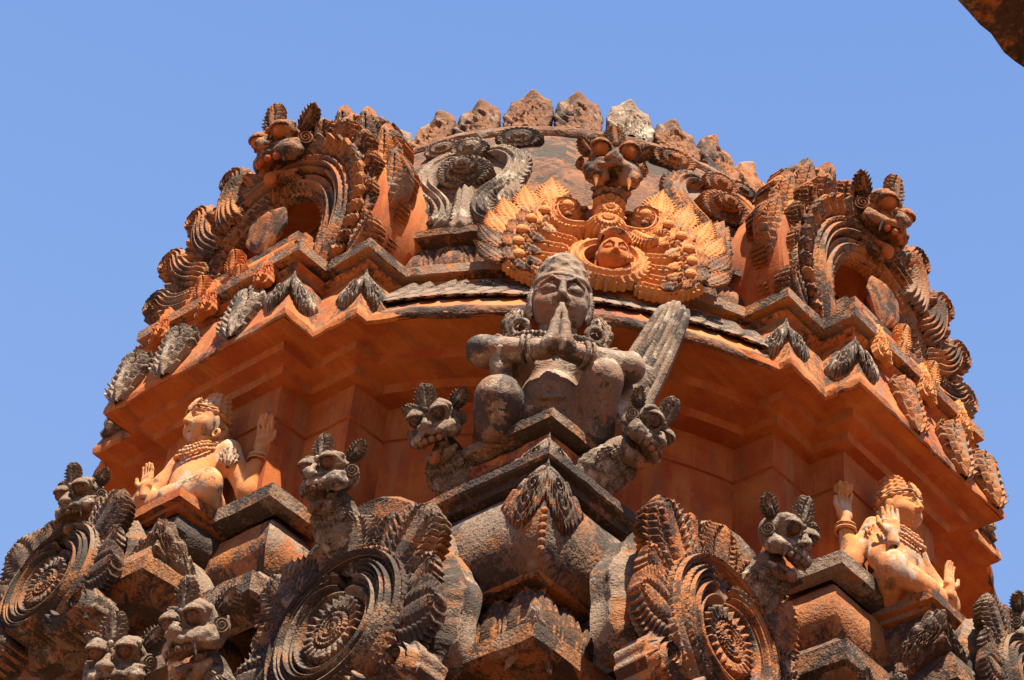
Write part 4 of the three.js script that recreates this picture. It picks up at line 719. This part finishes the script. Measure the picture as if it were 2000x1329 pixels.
// ---- the winged kneeling figure on the corner shrine
{
  const g = thing('winged_statue', 'grey winged statue kneeling with joined palms on the corner shrine', 'statue', loc(-.09, -.80, 2.53, 0, 0, 0, .95)), mt = M.figure;
  const body = nets((x, y, z) => {
    const k = .05; let d = ell(x, y, z, [0, .10, -.02], [.25, .15, .20]);
    d = smin(d, ell(x, y, z, [0, .20, .075], [.155, .15, .16]), .05);                                    // belly
    d = smin(d, ell(x, y, z, [0, .43, .0], [.235, .19, .155]), .08); d = smin(d, ell(x, y, z, [.10, .42, .09], [.11, .09, .08]), .05); d = smin(d, ell(x, y, z, [-.10, .42, .09], [.11, .09, .08]), .05);
    d = smin(d, cap(x, y, z, [0, .55, .03], [0, .72, .10], .10, .095), .05);                                // neck
    for (const s of [-1, 1]) {
      d = smin(d, sph(x, y, z, [s * .225, .53, .01], .088), .06);
      d = smin(d, cap(x, y, z, [s * .24, .52, .01], [s * .345, .385, .19], .080, .074), .04);
      d = smin(d, cap(x, y, z, [s * .345, .385, .19], [s * .05, .335, .315], .074, .048), .03);
    }
    d = smax(d, -(hypot(x - 0, y - .165, z - .240) - .026), .01); d = smin(d, cap(x, y, z, [-.04, .125, .222], [.05, .138, .226], .014, .011), .012); // navel
    // kneeling leg (left in the picture), raised leg (right)
    let q = cap(x, y, z, [-.12, .10, -.04], [-.245, .10, .20], .10, .09); q = smin(q, cap(x, y, z, [-.245, .095, .205], [-.26, .03, -.02], .098, .085), .05); q = smin(q, cap(x, y, z, [-.245, .095, .205], [-.255, .0, .13], .098, .085), .05);
    let w = cap(x, y, z, [.12, .12, -.04], [.225, .265, .225], .098, .088); w = smin(w, cap(x, y, z, [.225, .265, .225], [.22, .06, .09], .088, .082), .05); w = smin(w, cap(x, y, z, [.215, .05, .06], [.22, .04, .0], .085, .07), .05);
    d = smin(d, q, .012); d = smin(d, w, .010);
    return d + rough(x, y, z);
  }, [-.55, -.22, -.30], [.56, .82, .46], .0095);
  const palms = [];
  for (const s of [-1, 1]) { const m = loc(s * .027, .400, .345, .10, -s * PI / 2, 0, 1.2, 1.5, 1.5); palms.push(H3(s < 0 ? 1 : -1, m, .004, 0)); }
  const hm = loc(0, .80, .12, .26, 0, 0, .95);
  const head = nets((x, y, z) => faceSDF(x, y, z, { beak: 1, eye: 1.3 }) + rough(x, y, z, .0015), [-.19, -.21, -.18], [.19, .22, .22], .0046).applyMatrix4(hm);
  part(g, 'body', merge(body, ...palms, head), mt);
  const CS = mul(loc(0, .80, .12), loc(0, 0, 0, 0, 0, 0, .87), loc(0, -.835, -.12));
  // cap with rolled band and carved front
  part(g, 'cap', smooth(nets((x, y, z) => { const a = atan2(x, z); let d = smax(ell(x, y, z, [0, .95, .085], [.160, .27, .172]), -(y - .93 + .10 * z), .01); d += .007 * cos(a * 11) * cos(y * 75) * sst(1.22, 1.1, y) * sst(-.08, .05, z); d = smin(d, hypot(hypot(x, (z - .10) * .96) - .158, (y - .945 + .12 * (z - .1)) * .9) - .017, .01); return d + rough(x, y, z, .003); }, [-.22, .85, -.14], [.22, 1.26, .32], .0078)), M.grey, CS);
  part(g, 'hair_roll', torusAt(.158, .014, loc(0, .905, .10, PI / 2 + .5, 0, 0, 1, 1.05, 1), 30), M.grey, CS);
  part(g, 'temple_band', band(arc(0, 0, .168, -28, 208, 24, .215), { w: .014, h: .03, ridges: 1, tooth: .01, side: -1, step: .02, base: -.04 }), M.grey, mul(CS, loc(0, .82, .125, .1)));
  for (const s of [-1, 1]) {
    part(g, 'earring', torusAt(.040, .017, loc(s * .18, .635, .10, .3, s * .3, 0)), mt);
    part(g, 'ear_pendant', leaf({ l: .17, w: .055, h: .02, back: .02, lobes: 4, curl: .02, rib: .008 }), M.grey, loc(s * .19, .80, .05, .1, s * .2, PI + s * .15, .9));
    part(g, 'hair_lock', band([[s * .17, .79], [s * .23, .72], [s * .215, .63], [s * .25, .58], [s * .285, .61]], { w: .035, w1: .02, h: .04, ridges: 2, tooth: .015, side: 0, step: .03 }), M.grey, loc(0, 0, .03));
    part(g, 'bracelet', torusAt(.060, .012, loc(s * .125, .345, .288, 0, PI / 2 - s * -.32, 0, 1, 1.05, 1)), mt); part(g, 'bracelet', torusAt(.062, .009, loc(s * .152, .35, .278, 0, PI / 2 - s * -.32, 0, 1, 1.05, 1)), mt);
    part(g, 'shoulder_band', torusAt(.088, .012, loc(s * .265, .495, .05, .8, s * .9, 0), 12), M.grey);
  }
  beadRow(g, 'necklace', [[-.23, .60, .06], [-.14, .565, .15], [0, .545, .185], [.14, .565, .15], [.23, .60, .06]], .014, M.grey, 26); beadRow(g, 'necklace', [[-.25, .57, .07], [-.16, .52, .16], [0, .50, .195], [.16, .52, .16], [.25, .57, .07]], .011, M.grey, 30);
  // snake rising beside the knee
  part(g, 'snake', smooth(nets((x, y, z) => { let d = cap(x, y, z, [-.20, .10, .16], [-.245, .25, .20], .045, .050); d = smin(d, ell(x, y, z, [-.255, .31, .22], [.055, .075, .05]), .03); d = smin(d, ell(x, y, z, [-.258, .345, .25], [.034, .026, .045]), .02); d = smin(d, sph(x, y, z, [-.24, .36, .262], .012), .006); d = smin(d, sph(x, y, z, [-.276, .36, .262], .012), .006); return d + rough(x, y, z, .002); }, [-.34, .02, .05], [-.12, .42, .33], .0075)), mt);
  // wing: long feathers sweeping up behind the right arm
  const wing = part(g, 'wing', smooth(nets((x, y, z) => { let d = cap(x, y, z, [.30, .22, .04], [.44, .48, .02], .05, .06); d = smin(d, ell(x, y, z, [.41, .45, .02], [.09, .16, .035]), .04); return d + rough(x, y, z, .003); }, [.18, .08, -.08], [.56, .68, .14], .011)), M.grey);
  for (let k = 0; k < 6; k++) { const t = k / 5, p = [[.27 + t * .15, .34 - t * .14, .05], [.345 + t * .15, .53 - t * .10, .065], [.44 + t * .135, .76 - t * .06, .06], [.515 + t * .115, .985 - abs(t - .5) * .10, .055]]; part(wing, 'feather', band(p.map(q => [q[0], q[1]]), { w: .026, w1: .024, h: .030, ridges: 1, n: 30, base: -.03, m: 8 }), M.grey, loc(0, 0, .045 - t * .012)); }
}
// ---- seated figures in front of the neck
function seated(side, label) {
  const nr = side < 0 ? 1 : -1, g = thing('seated_statue', label, 'statue', mul(frame(side, 2.47, side < 0 ? -.09 : -.17, side < 0 ? -.93 : -.99), loc(0, 0, 0, 0, side < 0 ? .18 : -.12, 0, .94)), 'seated statues under the eave'), mt = M.skin, P = a => [nr * a[0], a[1], a[2]];
  const body = nets((X, y, z) => {
    const x = nr * X; let d = ell(x, y, z, [0, .09, -.02], [.20, .11, .16]);
    d = smin(d, ell(x, y, z, [0, .18, .02], [.15, .13, .125]), .05); d = smin(d, ell(x, y, z, [0, .285, -.01], [.175, .12, .115]), .06);
    d = smin(d, cap(x, y, z, [0, .36, .0], [0, .45, .02], .065, .062), .04);
    for (const s of [-1, 1]) d = smin(d, sph(x, y, z, [s * .175, .345, -.02], .068), .05);
    d = smin(d, cap(x, y, z, [.185, .34, -.03], [.295, .165, -.10], .062, .058), .03); d = smin(d, cap(x, y, z, [.295, .165, -.10], [.325, .335, -.11], .058, .040), .025);
    d = smin(d, cap(x, y, z, [-.185, .34, -.02], [-.27, .17, .07], .062, .055), .03); d = smin(d, cap(x, y, z, [-.27, .17, .07], [-.19, .09, .20], .054, .038), .025);
    if (side > 0) { d = smin(d, cap(x, y, z, [.20, .30, .0], [.25, .16, .05], .055, .05), .03); d = smin(d, cap(x, y, z, [.25, .16, .05], [.235, .205, .125], .05, .036), .02); }
    d = smin(d, cap(x, y, z, [.10, .08, .0], [.235, .085, .15], .095, .078), .03); d = smin(d, cap(x, y, z, [.235, .08, .15], [.02, .035, .23], .07, .048), .02);
    d = smin(d, cap(x, y, z, [-.10, .08, .0], [-.24, .085, .13], .10, .08), .03); d = smin(d, cap(x, y, z, [-.24, .08, .13], [0, .04, .20], .07, .05), .02);
    d = smin(d, ell(x, y, z, [.0, .42, -.085], [.10, .12, .06]), .03);
    return d + rough(X, y, z, .0025);
  }, [-.42, -.06, -.25], [.42, .50, .33], .0085).scale(.88, 1.2, .88);
  const hands = [H3(nr, mul(loc(nr * .294, .505, -.095, -.05, nr * .25, 0, 1.0)), .02), H3(-nr, mul(loc(-nr * .15, .185, .19, 0, -nr * .2, nr * .1, .9)), .008)];
  if (side > 0) hands.push(H3(-1, loc(nr * .215, .335, .135, -.10, -.75, .05, 1.0), .006));
  const turn = side < 0 ? -.30 : .12, hm = loc(0, .605, .03, .06, turn, 0, .66);
  const head = nets((x, y, z) => faceSDF(x, y, z, { smile: 1 }) + rough(x, y, z, .001), [-.19, -.21, -.18], [.19, .22, .22], .0046).applyMatrix4(hm);
  part(g, 'body', merge(body, ...hands, head), mt);
  const hp = (n, geo, q, mm = mt) => part(g, n, geo, mm, mul(hm, q));
  hp('crown', smooth(nets((x, y, z) => { const r = hypot(x, z + .02), a = atan2(x, z), R = y < .10 ? .165 : y < .19 ? .148 : .125; let d = max(r - lerp(.165, .09, sst(.05, .34, y)) - .010 * cos(y * 105) - .006 * cos(a * 14), abs(y - .185) - .145); return d * .8; }, [-.21, .02, -.22], [.21, .36, .2], .0085)), loc(0, .0, -.01, -.22));
  hp('crown_plaque', leaf({ l: .16, w: .07, h: .02, back: .02, lobes: 4, curl: -.02, rib: .008 }), loc(0, .075, .148, -.35));
  hp('diadem', torusAt(.150, .012, loc(0, .085, -.005, PI / 2 - .15, 0, 0, 1.0, 1.02, 1), 34), loc());
  for (const s of [-1, 1]) { hp('earring', torusAt(.030, .013, loc(s * .168, -.14, -.005, 0, s * .2, 0)), loc()); }
  hp('hair', smooth(nets((x, y, z) => { let d = ell(x, y, z, [0, -.04, -.10], [.14, .15, .085]); d = smin(d, ell(x, y, z, [0, -.17, -.12], [.15, .09, .06]), .04); return d + .008 * cos(y * 90 + 2 * sin(x * 40)) * .8; }, [-.19, -.30, -.22], [.19, .14, .02], .009)), loc());
  for (const [y, w, z, r] of [[.385, .10, .09, .009], [.36, .125, .10, .010], [.33, .14, .11, .010]]) beadRow(g, 'necklace', [[-w, y * 1.2 + .03, z - .10], [-w * .6, y * 1.2 - .01, z - .01], [0, y * 1.2 - .035, z + .012], [w * .6, y * 1.2 - .01, z - .01], [w, y * 1.2 + .03, z - .10]], r, mt, 22);
  part(g, 'bracelet', torusAt(.047, .010, loc(nr * .287, .405, -.097, PI / 2, 0, -.1)), mt); part(g, 'bracelet', torusAt(.049, .009, loc(nr * .285, .382, -.097, PI / 2, 0, -.1)), mt);
  part(g, 'arm_band', leaf({ l: .12, w: .05, h: .02, back: .02, lobes: 3, curl: 0, rib: .006 }), mt, loc(nr * .20, .29, .02, 0, nr * .6, 0, 1));
  part(g, 'held_flower', smooth(nets((x, y, z) => ell(x, y, z, [0, 0, 0], [.055, .05, .05]) + .008 * cos(atan2(x, z) * 7) + .006 * n3(x * 60, y * 60, z * 60), [-.08, -.08, -.08], [.08, .08, .08], .008)), mt, loc(nr * .29, .64, -.10, 0, 0, 0, .85));
  return g;
}
seated(-1, 'pale orange seated statue facing left with tall crown and one hand raised');
seated(1, 'pale orange seated statue facing right with open palm raised towards the viewer');
// ================================================================ the nearer building whose rough eave cuts the top right corner
{
  const g = thing('stone_hall', 'nearer stone hall, its dark rough eave cutting the top right corner', 'building', mul(loc(0, -H, 0), frame(1, 5.44, -1.2, 0)));
  const ev = box(-4.1, 4, 0, .30, 0, 1.15, .045).translate(0, H - 3.2, 0), p = ev.attributes.position;
  for (let i = 0; i < p.count; i++) { const x = p.getX(i), y = p.getY(i), z = p.getZ(i), k = z < .2 ? 1 : .6; p.setXYZ(i, x + .03 * fb3(x * 6, y * 6, z * 6), y + k * .045 * fb3(x * 5, y * 5 + 7, z * 5), z + k * .05 * fb3(x * 4 + 3, y * 5, z * 5)); }
  part(g, 'eave', faceted(ev, .9, .008, 14), M.worn);
  part(g, 'wall', faceted(box(-3.6, 4, 0, H - 3.22, .85, 1.15, .3), .6, .01), M.dome);
}
renderer.render(scene, camera);
